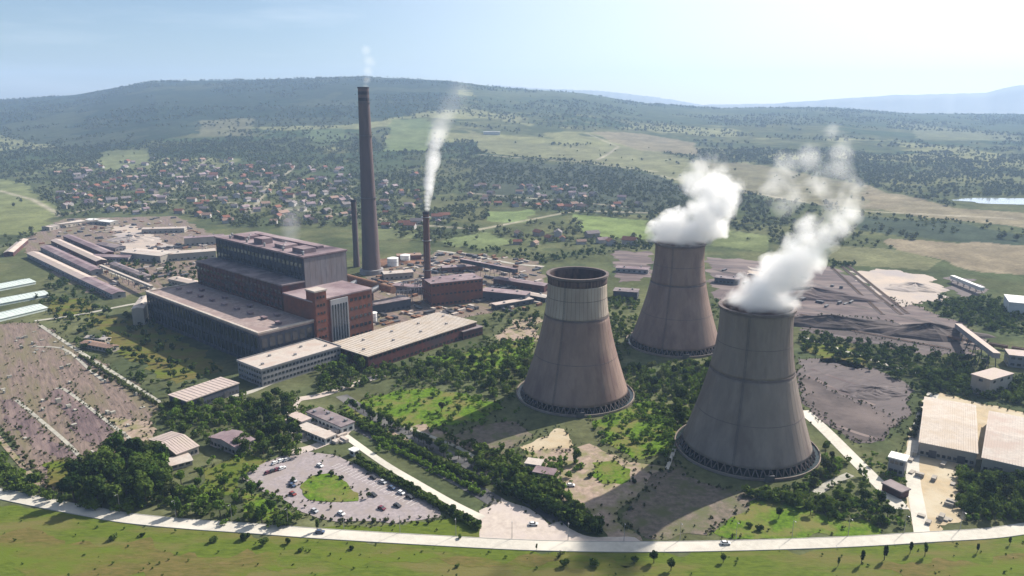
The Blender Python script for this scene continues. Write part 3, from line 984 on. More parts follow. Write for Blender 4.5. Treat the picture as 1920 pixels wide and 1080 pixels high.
# sheet cladding of the lit end wall, and the pale columns of its bays
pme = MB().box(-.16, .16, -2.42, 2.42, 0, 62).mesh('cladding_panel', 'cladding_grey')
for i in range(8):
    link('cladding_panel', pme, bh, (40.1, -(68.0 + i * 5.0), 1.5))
cme = MB().box(-.35, .35, -.4, .4, 0, 40).mesh('column', 'wall_dark')
for i in range(24):
    link('column', cme, bh, (41.5 + i * 6.0, -64.9, 24))
windows(bh, 23, 2, 42, 180, 48, 56, -64.95, 3.8, 3.2)
for i, (L0, L1, B0, B1, z0, z1) in enumerate(((50, 66, 72, 84, 65.3, 69), (80, 96, 74, 86, 65.3, 68), (112, 126, 72, 82, 65.3, 70), (145, 165, 74, 88, 65.3, 68), (60, 160, 92, 98, 65.3, 67.4))):
    bb(MB(), L0, L1, B0, B1, z0, z1).build('roof_penthouse', 'roof_mauve', bh)
vme = MB().lathe([(.9, 0), (.9, 2.6), (1.3, 2.7), (.1, 3.4)], 10).mesh('roof_vent', 'steel')
for i in range(14):
    link('roof_vent', vme, bh, (46 + i * 9.6, -69 - (i % 3) * 7, 65.3))
# lower front block at the near end, rust coloured stair tower, grey bay
bb(MB(), 0.3, 40, 45.05, 100, 0, 39).build('gable_block', 'brick_red', bh)
bb(MB(), -.4, 40.1, 44.6, 100.6, 39, 40.1).build('gable_roof', 'roof_mauve', bh)
bb(MB(), -3.5, 8, 45.1, 55, 0, 47).build('stair_tower', 'brick_red', bh, label='rusty red brick stair tower at the near corner')
bb(MB(), -4, 8.5, 44.6, 55.5, 47, 48.2).build('stair_tower_roof', 'roof_pale', bh)
bb(MB(), -1.2, .2, 60, 76, 2, 38).build('grey_bay', 'wall_panel', bh)
for k_ in range(6):
    bb(MB(), -1.45, -1.2, 61 + k_ * 2.5, 62.2 + k_ * 2.5, 6, 34).build('glazing_strip', 'glass', bh)
windows(bh, 3, 7, -54, -46, 5, 42, -3.55, 1.5, 1.8, axis='y')
windows(bh, 5, 5, -99, -78, 4, 33, .25, 2.4, 2.4, axis='y')

# electrostatic filter and gas ducts between the boiler house and the chimney
ff = frame_thing('dust_filter', 'row of brown dust filter boxes with hoppers and ducts behind the boiler house', 'filter plant', 40, 118)
for i in range(4):
    x0 = 6 + i * 32
    c_ = MB().box(x0, x0 + 24, -16, 0, 9, 26).build('filter_box', 'rust', ff)
    hp = MB()
    for k_ in range(3):
        n = len(hp.v)
        hx = x0 + 4 + k_ * 8
        hp.v += [(hx - 3.8, -15.5, 9), (hx + 3.8, -15.5, 9), (hx + 3.8, -.5, 9), (hx - 3.8, -.5, 9), (hx, -8, 3)]
        hp.f += [(n, n + 1, n + 4), (n + 1, n + 2, n + 4), (n + 2, n + 3, n + 4), (n + 3, n, n + 4)]
    hp.build('hopper', 'steel', c_)
    for sx in (x0 + .6, x0 + 23.4):
        for sy in (-15.4, -.6):
            MB().box(sx - .4, sx + .4, sy - .4, sy + .4, 0, 9).build('leg', 'steel_dark', ff)
    MB().bar((x0 + 12, -16, 18), (x0 + 12, -34, 22), 2.6, 14).build('duct', 'steel', ff)
MB().bar((0, -36, 22), (128, -36, 24), 3.4, 16).build('duct_main', 'rust', ff)


# ------------------------------------------------------------------ generic buildings from roof corners
def unit2(v):
    return v / np.linalg.norm(v)


def shed(name, label, cat, p0, p1, p3, H, wall='wall_grey', roof='roof_pale', gable=0.0, win=(0, 0), doors=0, seams=0, sky_l=0, vents=0, group=None, parapet=False, winh=1.6, zbase=0.0):
    """p0 near corner, p1 along the eaves, p3 across (pixels of the photograph, at roof height H); p3 may be a width in metres"""
    a, b_ = P(*p0, H)[:2], P(*p1, H)[:2]
    L = float(np.linalg.norm(b_ - a))
    ax = unit2(b_ - a)
    nr = np.array([-ax[1], ax[0]])
    if isinstance(p3, tuple):
        c = P(*p3, H)[:2]
        W = float(np.dot(c - a, nr))
    else:
        W = float(p3)
    o = thing(name, label, cat, (a[0], a[1], zbase), math.atan2(ax[1], ax[0]), group)
    if W < 0:
        # mirror so that the local y axis always runs into the building
        o.location = (b_[0], b_[1], zbase)
        o.rotation_euler = (0, 0, math.atan2(-ax[1], -ax[0]))
        W = -W
    hw = H - .5 - gable
    MB().box(0, L, 0, W, 0, hw).build('wall', wall, o)
    if gable > 0:
        mb = MB()
        ov = .5
        mb.v += [(-ov, -ov, hw), (L + ov, -ov, hw), (L + ov, W / 2, hw + gable), (-ov, W / 2, hw + gable), (L + ov, W + ov, hw), (-ov, W + ov, hw),
                 (-ov, -ov, hw + .35), (L + ov, -ov, hw + .35), (L + ov, W / 2, hw + gable + .35), (-ov, W / 2, hw + gable + .35), (L + ov, W + ov, hw + .35), (-ov, W + ov, hw + .35)]
        mb.f += [(0, 3, 2, 1), (3, 5, 4, 2), (6, 7, 8, 9), (9, 8, 10, 11), (0, 1, 7, 6), (4, 5, 11, 10), (0, 6, 9, 3), (3, 9, 11, 5), (1, 2, 8, 7), (2, 4, 10, 8)]
        rf = mb.build('roof', roof, o)
        for xg in (.02, L - .12):
            g2 = MB()
            g2.v += [(xg, 0, hw), (xg, W, hw), (xg, W / 2, hw + gable - .05), (xg + .1, 0, hw), (xg + .1, W, hw), (xg + .1, W / 2, hw + gable - .05)]
            g2.f += [(0, 2, 1), (3, 4, 5), (0, 1, 4, 3), (1, 2, 5, 4), (2, 0, 3, 5)]
            g2.build('gable', wall, o)
    else:
        rf = MB().box(-.5, L + .5, -.5, W + .5, hw, hw + .6).build('roof', roof, o)
        if parapet:
            mb = MB()
            mb.box(-.6, L + .6, -.6, -.1, hw + .6, hw + 1.3).box(-.6, L + .6, W + .1, W + .6, hw + .6, hw + 1.3).box(-.6, -.1, -.1, W + .1, hw + .6, hw + 1.3).box(L + .1, L + .6, -.1, W + .1, hw + .6, hw + 1.3)
            mb.build('parapet', wall, o)
    top = hw + .6

    def zroof(y):
        return hw + .35 + gable * (1 - abs(y - W / 2) / (W / 2)) if gable else top
    if seams:
        sm = MB()
        if gable:
            sl_ = math.hypot(W / 2, gable)
            for sgn in (0,):
                for q in range(2):
                    ya, yb = (0 if q == 0 else W), W / 2
                    n = len(sm.v)
                    for xx in (-.09, .09):
                        for (yy, zz) in ((ya, hw + .36), (yb, hw + gable + .36), (yb, hw + gable + .52), (ya, hw + .52)):
                            sm.v.append((xx, yy, zz))
                    sm.f += [(n, n + 1, n + 2, n + 3), (n + 7, n + 6, n + 5, n + 4), (n + 3, n + 2, n + 6, n + 7), (n, n + 3, n + 7, n + 4)]
        else:
            sm.box(-.12, .12, 0, W, top, top + .18)
        sme = sm.mesh('roof_seam', roof)
        for i in range(seams):
            link('roof_seam', sme, rf, (L * (i + .5) / seams, 0, 0))
    if sky_l:
        sw = min(3.0, L / sky_l * .4)
        sme = MB().box(-sw / 2, sw / 2, -W * .16, W * .16, 0, .5).mesh('skylight', 'roof_glass')
        for i in range(sky_l):
            link('skylight', sme, rf, (L * (i + .5) / sky_l, W * .5, zroof(W / 2) - .05))
    if vents:
        sme = MB().box(-.9, .9, -.7, .7, 0, 1.3).mesh('roof_vent', 'steel')
        for i in range(vents):
            yy = W * (.3 + .4 * (i % 2))
            link('roof_vent', sme, rf, (L * (i + .5) / vents, yy, zroof(yy) - .1))
    if win[0]:
        nw, rows = win
        ww = min(2.4, L / nw * .6)
        windows(o, nw, rows, .5, L - .5, 1.2 if rows == 1 else 1.4, max(1.4, hw - winh - 1), 0, ww, winh)
        k_ = max(1, int(nw * W / L))
        windows(o, k_, rows, .5, W - .5, 1.2 if rows == 1 else 1.4, max(1.4, hw - winh - 1), L, ww, winh, axis='y')
        windows(o, k_, rows, .5, W - .5, 1.2 if rows == 1 else 1.4, max(1.4, hw - winh - 1), 0, ww, winh, axis='y')
    for i in range(doors):
        xx = L * (i + .5) / doors
        MB().box(xx - 1.8, xx + 1.8, -.15, .1, 0.05, min(4.2, hw * .7)).build('door', 'steel_dark', o)
    return o


shed('workshop', 'long workshop with a bright pale flat roof, between turbine hall and cooling towers', 'workshop', (690, 668), (893, 603), (640, 638), 11, 'brick_dark', 'roof_ribbed', win=(26, 2), seams=40, vents=8)
shed('office_block', 'narrow grey block with pale roof joining the turbine hall and the workshop', 'office building', (490, 694), (638, 650), (447, 676), 12, 'wall_grey', 'roof_pale', win=(22, 3), vents=5, parapet=True)
shed('storehouse', 'low storehouse with broad pinkish roof in front of the turbine hall', 'storehouse', (350, 752), (447, 718), (322, 738), 7, 'wall_dark', 'roof_pink', win=(14, 1), seams=12, doors=2)
shed('cottage', 'light pink gabled house between the allotments and the dark grove', 'house', (330, 843), (371, 828), (290, 812), 7, 'wall_cream', 'roof_pink', gable=2.2, win=(5, 1), seams=8)
shed('cottage', 'small outbuilding with a whitish roof below the pink gabled house', 'outbuilding', (318, 870), (360, 859), (308, 857), 4, 'wall_cream', 'roof_pale', win=(3, 1), gable=.9)
shed('cottage', 'small house with grey lilac roof standing among dark trees', 'house', (441, 832), (476, 817), (424, 800), 7, 'wall_grey', 'roof_mauve', gable=1.8, win=(4, 1))
shed('gatehouse', 'narrow pale gatehouse where the avenue meets the service road', 'gatehouse', (556, 800), (610, 822), 7.0, 4, 'wall_white', 'roof_pale', win=(8, 1), doors=1)
shed('canteen', 'pale flat building behind the gatehouse', 'canteen', (575, 772), (640, 800), 9.0, 5, 'wall_white', 'roof_dark', win=(9, 1), vents=4)
shed('garage', 'white garage with dark doors close to the bend of the service road', 'garage', (540, 778), (566, 790), 6.0, 4, 'wall_white', 'roof_pink', doors=3)
shed('guard_booth', 'tiny white booth beside the paved path', 'booth', (655, 842), (664, 846), 3.0, 3.4, 'wall_white', 'roof_white', win=(1, 1))
shed('cabin', 'small dirty white cabin among bushes in front of the dirt yard', 'cabin', (985, 868), (1012, 872), 6.0, 4, 'wall_white', 'roof_pale', win=(3, 1))
shed('cabin', 'long low cabin with grey roof beside the round lone tree', 'cabin', (1000, 884), (1036, 890), 6.0, 4, 'wall_grey', 'roof_mauve', win=(4, 1))
shed('cabin', 'tiny cabin with pale roof at the lawn behind the open cooling tower', 'cabin', (858, 628), (884, 622), 6.0, 4, 'wall_cream', 'roof_pale', win=(3, 1))
shed('pump_house', 'flat pump house with dark red wall at the end of the workshop', 'pump house', (868, 622), (905, 612), 9.0, 7, 'brick_dark', 'roof_dark', win=(5, 1))
shed('warehouse', 'bright cream roofed warehouse on the tan yard', 'warehouse', (1725, 824), (1833, 845), (1754, 743), 9, 'wall_cream', 'roof_ribbed', gable=1.2, win=(10, 1), seams=24, doors=2, group='pair of warehouses on the tan yard')
shed('warehouse', 'bright cream roofed warehouse cut by the right picture edge', 'warehouse', (1843, 853), (1975, 882), (1864, 768), 9, 'wall_cream', 'roof_pale', gable=1.2, win=(10, 1), seams=24, doors=2, group='pair of warehouses on the tan yard')
shed('weigh_house', 'small tower like house with a bright white roof beside the tan access road', 'weigh house', (1667, 856), (1698, 864), 7.0, 9, 'wall_grey', 'roof_white', win=(3, 2))
shed('shed', 'dark roofed lean-to next to the white roofed weigh house', 'shed', (1655, 905), (1690, 922), 6.0, 4, 'brick_dark', 'roof_dark')
shed('storage_hall', 'white hall far right beyond the coal yard', 'hall', (1893, 566), (1990, 575), 30.0, 12, 'wall_white', 'roof_white', win=(8, 1))
shed('substation_house', 'red brown brick hall with pale roof edge beside the slim chimney', 'hall', (808, 532), (905, 522), 26.0, 22, 'brick_red', 'roof_mauve', win=(12, 3), vents=5)
shed('compressor_house', 'low mauve roofed house in front of the tall chimney', 'hall', (640, 556), (700, 545), 16.0, 10, 'brick_dark', 'roof_mauve', win=(8, 1), vents=3)
shed('compressor_house', 'dark flat building right of the rust coloured gable block', 'hall', (684, 575), (770, 560), 14.0, 9, 'wall_dark', 'roof_dark', win=(9, 1))
for i, (p0, p1, wd, h_, w_, r_, lb) in enumerate([
    ((900, 545), (985, 553), 14, 9, 'wall_dark', 'roof_mauve', 'dark walled shed behind the pale workshop roof'),
    ((925, 520), (1020, 534), 12, 8, 'brick_dark', 'roof_mauve', 'long mauve shed left of the open cooling tower'),
    ((930, 572), (1000, 560), 8, 5, 'wall_dark', 'roof_pink', 'low shed with pinkish roof left of the open cooling tower'),
    ((720, 512), (775, 508), 14, 8, 'wall_cream', 'roof_pale', 'pale roofed shed between the tall and the slim chimney'),
    ((735, 535), (800, 540), 10, 6, 'wall_grey', 'roof_mauve', 'grey shed left of the foot of the slim chimney'),
    ((830, 500), (905, 496), 12, 7, 'brick_red', 'roof_mauve', 'brick shed behind the red brown hall'),
    ((745, 480), (790, 478), 14, 8, 'brick_red', 'roof_tile_pale', 'tan roofed shed far behind between the chimneys'),
    ((960, 545), (1022, 556), 10, 6, 'wall_dark', 'roof_pale', 'shed with a bright roof edge touching the open cooling tower in view'),
    ((1150, 545), (1195, 548), 14, 8, 'wall_dark', 'roof_dark', 'dark shed between the open and the reddish cooling tower'),
    ((1155, 500), (1215, 504), 12, 6, 'wall_grey', 'roof_mauve', 'grey shed left of the reddish cooling tower'),
    ((1340, 520), (1385, 524), 12, 6, 'wall_dark', 'roof_dark', 'dark shed at the right foot of the reddish cooling tower'),
]):
    shed('shed', lb, 'shed', p0, p1, float(wd), h_, w_, r_, win=(6, 1), vents=2, gable=1.0 if i % 2 else 0)

# far left depot: long sheds, halls, greenhouses
LF = [
    ((50, 472), (150, 520), 12, 'roof_pink', 'longest pink roofed depot shed, nearest the greenhouses'),
    ((75, 460), (170, 505), 12, 'roof_mauve', 'mauve roofed depot shed behind the longest pink one'),
    ((95, 448), (180, 487), 11, 'roof_pink', 'pink depot shed, third row from the greenhouses'),
    ((118, 440), (195, 472), 11, 'roof_mauve', 'mauve depot shed, fourth row from the greenhouses'),
    ((24, 470), (52, 446), 10, 'roof_pale', 'short pale shed at the far left end of the depot'),
    ((150, 520), (210, 548), 12, 'roof_mauve', 'mauve shed at the near end of the depot rows'),
    ((170, 478), (240, 480), 14, 'roof_mauve', 'wide mauve hall in the middle of the depot'),
    ((180, 455), (215, 462), 14, 'roof_dark', 'dark roofed depot hall beside the pale sand heap'),
]
for p0, p1, wd, r_, lb in LF:
    shed('depot_shed', lb, 'shed', p0, p1, float(wd), 7, 'brick_dark' if wd < 12 else 'wall_grey', r_, gable=1.6, win=(12, 1), seams=10, group='depot sheds at the far left')
for p0, p1, wd, r_, lb, h_ in [
    ((225, 470), (300, 478), 26, 'roof_pale', 'large pale hall left of the boiler house', 10),
    ((310, 475), (404, 468), 18, 'roof_pale', 'whitish long hall directly left of the boiler house wall', 10),
    ((265, 428), (345, 426), 16, 'roof_pale', 'low hall with pale roof behind the depot', 8),
    ((92, 424), (158, 412), 14, 'roof_pale', 'thin white roofed hall at the upper rim of the depot', 7),
    ((160, 410), (206, 415), 14, 'roof_white', 'white roofed hall next to the field edge', 7),
    ((345, 445), (420, 440), 16, 'roof_mauve', 'mauve hall behind the boiler house end', 12),
    ((268, 575), (284, 552), 9, 'roof_pale', 'pale annex standing against the left end of the turbine hall', 16),
    ((315, 520), (360, 530), 12, 'roof_pink', 'pink roofed store left of the red bunker bay', 7),
    ((205, 492), (270, 517), 8, 'roof_dark', 'dark store beside the pale service road', 6),
    ((150, 640), (205, 650), 8, 'roof_tile_pale', 'brownish roofed barn above the allotment field', 5),
    ((158, 630), (196, 634), 6, 'roof_pale', 'small whitish shed by the barn above the allotments', 4),
]:
    shed('storage_shed', lb, 'shed', p0, p1, float(wd), h_, 'wall_cream', r_, win=(8, 1), gable=1.2, vents=2)
for p0, p1, wd, lb in [((-70, 550), (66, 524), 24, 'greenhouse farthest back of the three at the left edge'),
                       ((-70, 577), (92, 547), 22, 'middle greenhouse of the three at the left edge'),
                       ((-70, 609), (88, 572), 22, 'nearest greenhouse of the three at the left edge')]:
    shed('greenhouse', lb, 'greenhouse', p0, p1, float(wd), 5, 'roof_glass', 'roof_glass', gable=2.2, seams=20, group='greenhouses at the left edge')

# coal conveyor to the transfer tower
tt_ = shed('transfer_tower', 'pinkish coal transfer house at the lower end of the conveyor', 'transfer tower', (1858, 712), (1900, 700), 12.0, 12, 'wall_cream', 'roof_pink', win=(3, 2))
shed('crusher_house', 'pinkish grey crusher house right of the transfer tower', 'hall', (1893, 665), (1960, 672), 14.0, 9, 'wall_grey', 'roof_pink', win=(5, 2))


def gallery(label, a, b_, wd, hh, legs, m_='wall_grey', roof='roof_pink'):
    """an enclosed conveyor bridge on trestles"""
    a, b_ = Vector(a), Vector(b_)
    o = thing('conveyor_gallery', label, 'conveyor', (a.x, a.y, 0))
    d = b_ - a
    h = Vector((d.x, d.y, 0)).normalized()
    s = Vector((-h.y, h.x, 0)) * wd / 2
    A0 = Vector((0, 0, a.z))
    B0 = A0 + d
    up = Vector((0, 0, hh))

    def hexa(p, q, s_, u0, u1):
        mb = MB()
        mb.v = [tuple(v) for v in (p - s_ + u0, p + s_ + u0, q + s_ + u0, q - s_ + u0, p - s_ + u1, p + s_ + u1, q + s_ + u1, q - s_ + u1)]
        mb.f = [(0, 1, 2, 3), (4, 7, 6, 5), (0, 4, 5, 1), (1, 5, 6, 2), (2, 6, 7, 3), (3, 7, 4, 0)]
        return mb
    hexa(A0, B0, s, Vector((0, 0, 0)), up).build('gallery_wall', m_, o)
    hexa(A0, B0, s * 1.12, up, up + Vector((0, 0, .4))).build('gallery_roof', roof, o)
    for i in range(legs):
        f_ = (i + .5) / legs
        p = A0 + (B0 - A0) * f_
        if p.z < 1:
            continue
        mb = MB()
        mb.bar(p + s, Vector((p.x, p.y, 0)) + s * 1.8, .3, 4).bar(p - s, Vector((p.x, p.y, 0)) - s * 1.8, .3, 4)
        mb.bar(p * .5 + Vector((p.x, p.y, 0)) * .5 + s * 1.4, p * .5 + Vector((p.x, p.y, 0)) * .5 - s * 1.4, .2, 4)
        mb.build('trestle', 'steel_dark', o)
    return o


def q3(px, py, z):
    return tuple(P(px, py, z))


gallery('pale sloping coal conveyor running down to the transfer tower', q3(1795, 615, 6), q3(1868, 672, 16), 4, 3.4, 6)
gallery('dark conveyor bridge crossing behind the open cooling tower', q3(865, 492, 8), q3(968, 512, 14), 4, 4, 6, 'wall_dark', 'roof_mauve')
gallery('covered bridge along the ash ponds on the right', q3(1785, 522, 4), q3(1842, 545, 4), 4, 3, 5, 'wall_white', 'roof_white')
gallery('pale pipe bridge running through the depot to the turbine hall', q3(188, 500, 5), q3(285, 540, 7), 2.6, 2, 9, 'wall_cream', 'roof_pale')
gallery('pale pipe bridge at the back rim of the depot', q3(92, 425, 5), q3(205, 412, 5), 3, 2, 8, 'wall_cream', 'roof_pale')

# railway tracks through the coal yard
for i, (a, b_) in enumerate([((1578, 500), (1690, 590)), ((1588, 497), (1702, 588)), ((1560, 502), (1655, 590)), ((1500, 590), (1790, 640)), ((1505, 603), (1780, 655))]):
    lb = ['dark rail track beside the sand ground', 'rail track nearest the sand ground', 'rail track farthest from the sand ground', 'upper rail track across the coal yard', 'lower rail track across the coal yard'][i]
    pa, pb = P(*a), P(*b_)
    d = unit2((pb - pa)[:2])
    L = float(np.linalg.norm((pb - pa)[:2]))
    o = thing('railway_track', lb, 'railway track', (pa[0], pa[1], .16), math.atan2(d[1], d[0]))
    MB().box(0, L, -2.1, 2.1, 0, .25).build('ballast', 'coal', o)
    for s_ in (-.75, .75):
        MB().box(0, L, s_ - .07, s_ + .07, .4, .56).build('rail', 'rust', o)
    sm = MB()
    for k_ in range(int(L / 1.8)):
        sm.box(k_ * 1.8, k_ * 1.8 + .3, -1.3, 1.3, .25, .4)
    s_ = sm.build('sleepers', 'bark', o)
    s_['kind'] = 'stuff'

# coal waggons on the tracks
wl = ['first', 'second', 'third', 'fourth', 'fifth', 'sixth']
pa, pb = P(1500, 590), P(1790, 640)
d = unit2((pb - pa)[:2])
wag = None
for i in range(6):
    p = pa[:2] + d * (120 + i * 15)
    lb = f'{wl[i]} brown coal waggon from the cooling tower on the upper rail track'
    if wag is None:
        wag = thing('coal_waggon', lb, 'railway waggon', (p[0], p[1], .7), math.atan2(d[1], d[0]), 'coal waggons on the upper rail track')
        mb = MB().box(-6.3, 6.3, -1.45, 1.45, .9, 1.3).box(-6.3, 6.3, -1.45, -1.3, 1.3, 3.1).box(-6.3, 6.3, 1.3, 1.45, 1.3, 3.1).box(-6.3, -6.15, -1.3, 1.3, 1.3, 3.1).box(6.15, 6.3, -1.3, 1.3, 1.3, 3.1)
        mb.build('body', 'rust', wag)
        MB().box(-6.1, 6.1, -1.28, 1.28, 1.3, 2.8).build('coal_load', 'coal', wag)
        for x_ in (-4.4, -2.9, 2.9, 4.4):
            MB().bar((x_, -.95, .45), (x_, .95, .45), .45, 10).build('wheel', 'steel_dark', wag)
    else:
        c = wag.copy()
        C.objects.link(c)
        c.location = (p[0], p[1], .7)
        c['label'] = lb
        for ch in list(wag.children):
            k_ = ch.copy()
            C.objects.link(k_)
            k_.parent = c

# storage tanks and transformers by the workshop
def tank(px, py, r_, h_, lb, m_='white_paint'):
    p = P(px, py)
    o = thing('storage_tank', lb, 'tank', (p[0], p[1], .05), 0, 'storage tanks')
    MB().lathe([(r_, 0), (r_, h_)], 28).build('shell', m_, o, smooth=True)
    MB().lathe([(r_ + .15, h_), (r_ * .5, h_ + r_ * .14), (.01, h_ + r_ * .2)], 28).build('lid', m_, o)
    MB().lathe([(r_ + .2, h_ * .5), (r_ + .2, h_ * .5 + .2), (r_, h_ * .5 + .2)], 28).build('band', 'steel', o)
    MB().box(r_, r_ + .5, -.3, .3, 0, h_).build('ladder', 'steel_dark', o)


tank(663, 613, 4.2, 9, 'left white tank in front of the rust coloured gable block')
tank(683, 609, 4.2, 9, 'white tank between its two neighbours in front of the workshop')
tank(700, 603, 3.6, 8, 'smallest white tank near the workshop roof')
tank(630, 620, 3.2, 6, 'low grey tank at the foot of the grey bay', 'steel')
tank(607, 625, 2.6, 7, 'slim grey tank beside the red stair tower', 'steel')
tank(737, 498, 6.5, 9, 'wide pale tank right of the tall chimney')
tank(760, 492, 6.0, 9, 'second wide pale tank right of the tall chimney')

# ash heap mounds in the coal yard
def mound(name, label, px, py, rx, ry, h_, m_, rz=0.0, seed=0):
    r2 = random.Random(seed)
    p = P(px, py)
    mb = MB()
    nr_, na = 9, 34
    ph = [r2.uniform(0, 6.28) for _ in range(6)]
    for i in range(nr_ + 1):
        f_ = i / nr_
        for j in range(na):
            a = 6.28318 * j / na
            k_ = 1 + .13 * math.sin(3 * a + ph[0]) + .08 * math.sin(7 * a + ph[1])
            x_, y_ = rx * f_ * k_ * math.cos(a), ry * f_ * k_ * math.sin(a)
            z_ = h_ * (max(0, 1 - f_) ** .8) * (1 + .15 * math.sin(5 * a + ph[2] + 4 * f_)) + (r2.uniform(-.3, .3) if 0 < i < nr_ else 0)
            mb.v.append((x_, y_, z_ + (0 if i < nr_ else -.3)))
    for i in range(nr_):
        for j in range(na):
            k2 = (j + 1) % na
            mb.f.append((i * na + j, (i + 1) * na + j, (i + 1) * na + k2, i * na + k2))
    me_ = mb.mesh(name, m_)
    o = link(name, me_, None, (p[0], p[1], .15), label, 'heap')
    o.rotation_euler = (0, 0, rz)


mound('coal_heap', 'long dark coal heap right behind the steaming front cooling tower', 1560, 610, 60, 13, 8, 'coal', -.25, 1)
mound('coal_heap', 'dark coal heap left of the pale conveyor', 1740, 628, 48, 16, 9, 'coal', -.2, 2)
mound('coal_heap', 'reddish coal heap between the rail tracks and the steam', 1520, 555, 60, 20, 8, 'coal_mid', -.3, 3)
mound('ash_heap', 'low ash mound on the mauve ash ground', 1640, 735, 24, 14, 3, 'ash', .1, 4)
mound('sand_heap', 'peach coloured sand heap right of the rail tracks', 1715, 540, 30, 22, 5, 'sand', .1, 5)
mound('sand_heap', 'cream sand heap beside the depot hall', 252, 450, 34, 24, 6, 'sand', .1, 6)
mound('earth_heap', 'brown earth bank left of the slim chimney', 740, 492, 40, 18, 5, 'rust', .1, 7)

# substation gantries beside the slim chimney
for i, (px, py) in enumerate([(758, 572), (778, 566), (770, 552), (792, 548)]):
    p = P(px, py)
    o = thing('switchyard_gantry', ['near left', 'near right', 'rear left', 'rear right'][i] + ' lattice gantry of the switchyard left of the slim chimney', 'gantry', (p[0], p[1], .1), .3, 'switchyard gantries')
    for x_ in (-7, 7):
        MB().bar((x_ - 1, 0, 0), (x_, 0, 14), .3, 4).bar((x_ + 1, 0, 0), (x_, 0, 14), .3, 4).build('mast', 'steel', o)
    MB().box(-7.6, 7.6, -.4, .4, 13.2, 14.1).build('crossbeam', 'steel', o)
    for x_ in (-4, 0, 4):
        MB().bar((x_, 0, 13.2), (x_, 0, 11.2), .25, 6).build('insulator', 'white_paint', o)

# ------------------------------------------------------------------ cars
def make_car(label, paint):
    o = thing('parked_car', label, 'car', group='cars on the parking lot')
    b_ = MB()
    prof = [(-2.1, .35), (-2.15, .75), (-1.9, .95), (1.1, .98), (2.05, .8), (2.1, .38)]
    n = len(prof)
    for s_ in (-.85, .85):
        b_.v += [(x_, s_, z_) for x_, z_ in prof]
    b_.f += [tuple(range(n)), tuple(reversed(range(n, 2 * n)))] + [(i, i + n, (i + 1) % n + n, (i + 1) % n) for i in range(n)]
    b_.build('body', paint, o)
    c_ = MB()
    prof = [(-1.75, .96), (-1.3, 1.4), (.35, 1.42), (1.05, .985)]
    n = 4
    for s_ in (-.72, .72):
        c_.v += [(x_, s_, z_) for x_, z_ in prof]
    c_.f += [tuple(range(n)), tuple(reversed(range(n, 2 * n)))] + [(i, i + n, (i + 1) % n + n, (i + 1) % n) for i in range(n)]
    c_.build('glasshouse', 'glass', o)
    MB().box(-1.28, .33, -.7, .7, 1.41, 1.47).build('roof', paint, o)
    for x_ in (-1.35, 1.35):
        for s_ in (-.83, .83):
            MB().bar((x_, s_ - .1, .32), (x_, s_ + .1, .32), .32, 10).build('wheel', 'rubber', o)
    return o


CARS = [(503, 888, 'maroon'), (512, 885, 'black'), (520, 882, 'maroon'), (529, 880, 'white'), (516, 870, 'white'), (527, 866, 'white'), (538, 864, 'silver'),
        (551, 903, 'silver'), (548, 912, 'blue'), (549, 928, 'red'), (700, 897, 'black'), (718, 906, 'silver'), (735, 917, 'blue'), (752, 926, 'white'), (768, 934, 'black'),
        (600, 875, 'white'), (700, 930, 'black'), (716, 955, 'maroon'), (745, 950, 'black'), (590, 960, 'silver'), (640, 965, 'white'), (1070, 912, 'white'), (1052, 916, 'red'), (1000, 985, 'white'), (600, 1000, 'blue'), (1360, 1021, 'white')]
WHERE = ['first', 'second', 'third', 'fourth', 'fifth', 'sixth', 'seventh', 'eighth', 'ninth', 'tenth', 'eleventh', 'twelfth', 'thirteenth', 'fourteenth', 'fifteenth', 'sixteenth', 'seventeenth', 'eighteenth', 'nineteenth', 'twentieth', 'twenty-first']
for i, (px, py, c_) in enumerate(CARS):
    p = P(px, py)
    if i < 7:
        lb = f'{c_} car at the left corner of the parking lot, {WHERE[i]} from its tip'
    elif i < 10:
        lb = f'{c_} car parked left of the round grass island'
    elif i < 15:
        lb = f'{c_} car in the row under the hedge of the parking lot, {WHERE[i - 10]} from its top'
    elif i < 21:
        lb = f'{c_} car standing free on the parking lot, {WHERE[i - 15]} from the far end'
    elif i < 23:
        lb = f'{c_} car on the pinkish dirt yard'
    elif i == 23:
        lb = 'white car on the wide entrance plaza'
    else:
        lb = f'{c_} car driving on the pale road ' + ('below the parking lot' if i == 24 else 'below the front cooling tower')
    car = make_car(lb, 'car_' + c_)
    z_ = .17 if i < 21 else (.13 if i < 23 else (.18 if i == 23 else .23))
    car.location = (p[0], p[1], z_)
    car.rotation_euler = (0, 0, R(50 + (i * 37) % 11) if i < 7 else (R(-38) if i < 21 else R(-2)))
    if i >= 21:
        car['group'] = 'cars away from the parking lot'

lamp0 = None
LSP = [(120 + i * 105, 0) for i in range(17)]
for i, (px, _) in enumerate(LSP):
    py = float(np.interp(px, [0, 90, 170, 240, 350, 480, 600, 800, 1000, 1200, 1400, 1600, 1750, 1850, 1920], [926, 945, 960, 972, 983, 992, 1001, 1013, 1023, 1026, 1023, 1016, 1007, 1001, 992])) - 11
    p = P(px, py)
    lb = f'{WHERE[i]} street lamp from the left along the pale road'
    if lamp0 is None:
        lamp0 = thing('street_lamp', lb, 'street lamp', (p[0], p[1], .1), 0, 'street lamps along the pale road')
        MB().bar((0, 0, 0), (0, 0, 8.5), .14, 8, .08).build('pole', 'steel', lamp0)
        MB().bar((0, 0, 8.4), (0, -1.8, 9.0), .07, 6).build('arm', 'steel', lamp0)
        MB().box(-.18, .18, -2.5, -1.7, 8.9, 9.08).build('lamp_head', 'steel', lamp0)
    else:
        c = lamp0.copy()
        C.objects.link(c)
        c.location = (p[0], p[1], .1)
        c['label'] = lb
        for ch in list(lamp0.children):
            k_ = ch.copy()
            C.objects.link(k_)
            k_.parent = c
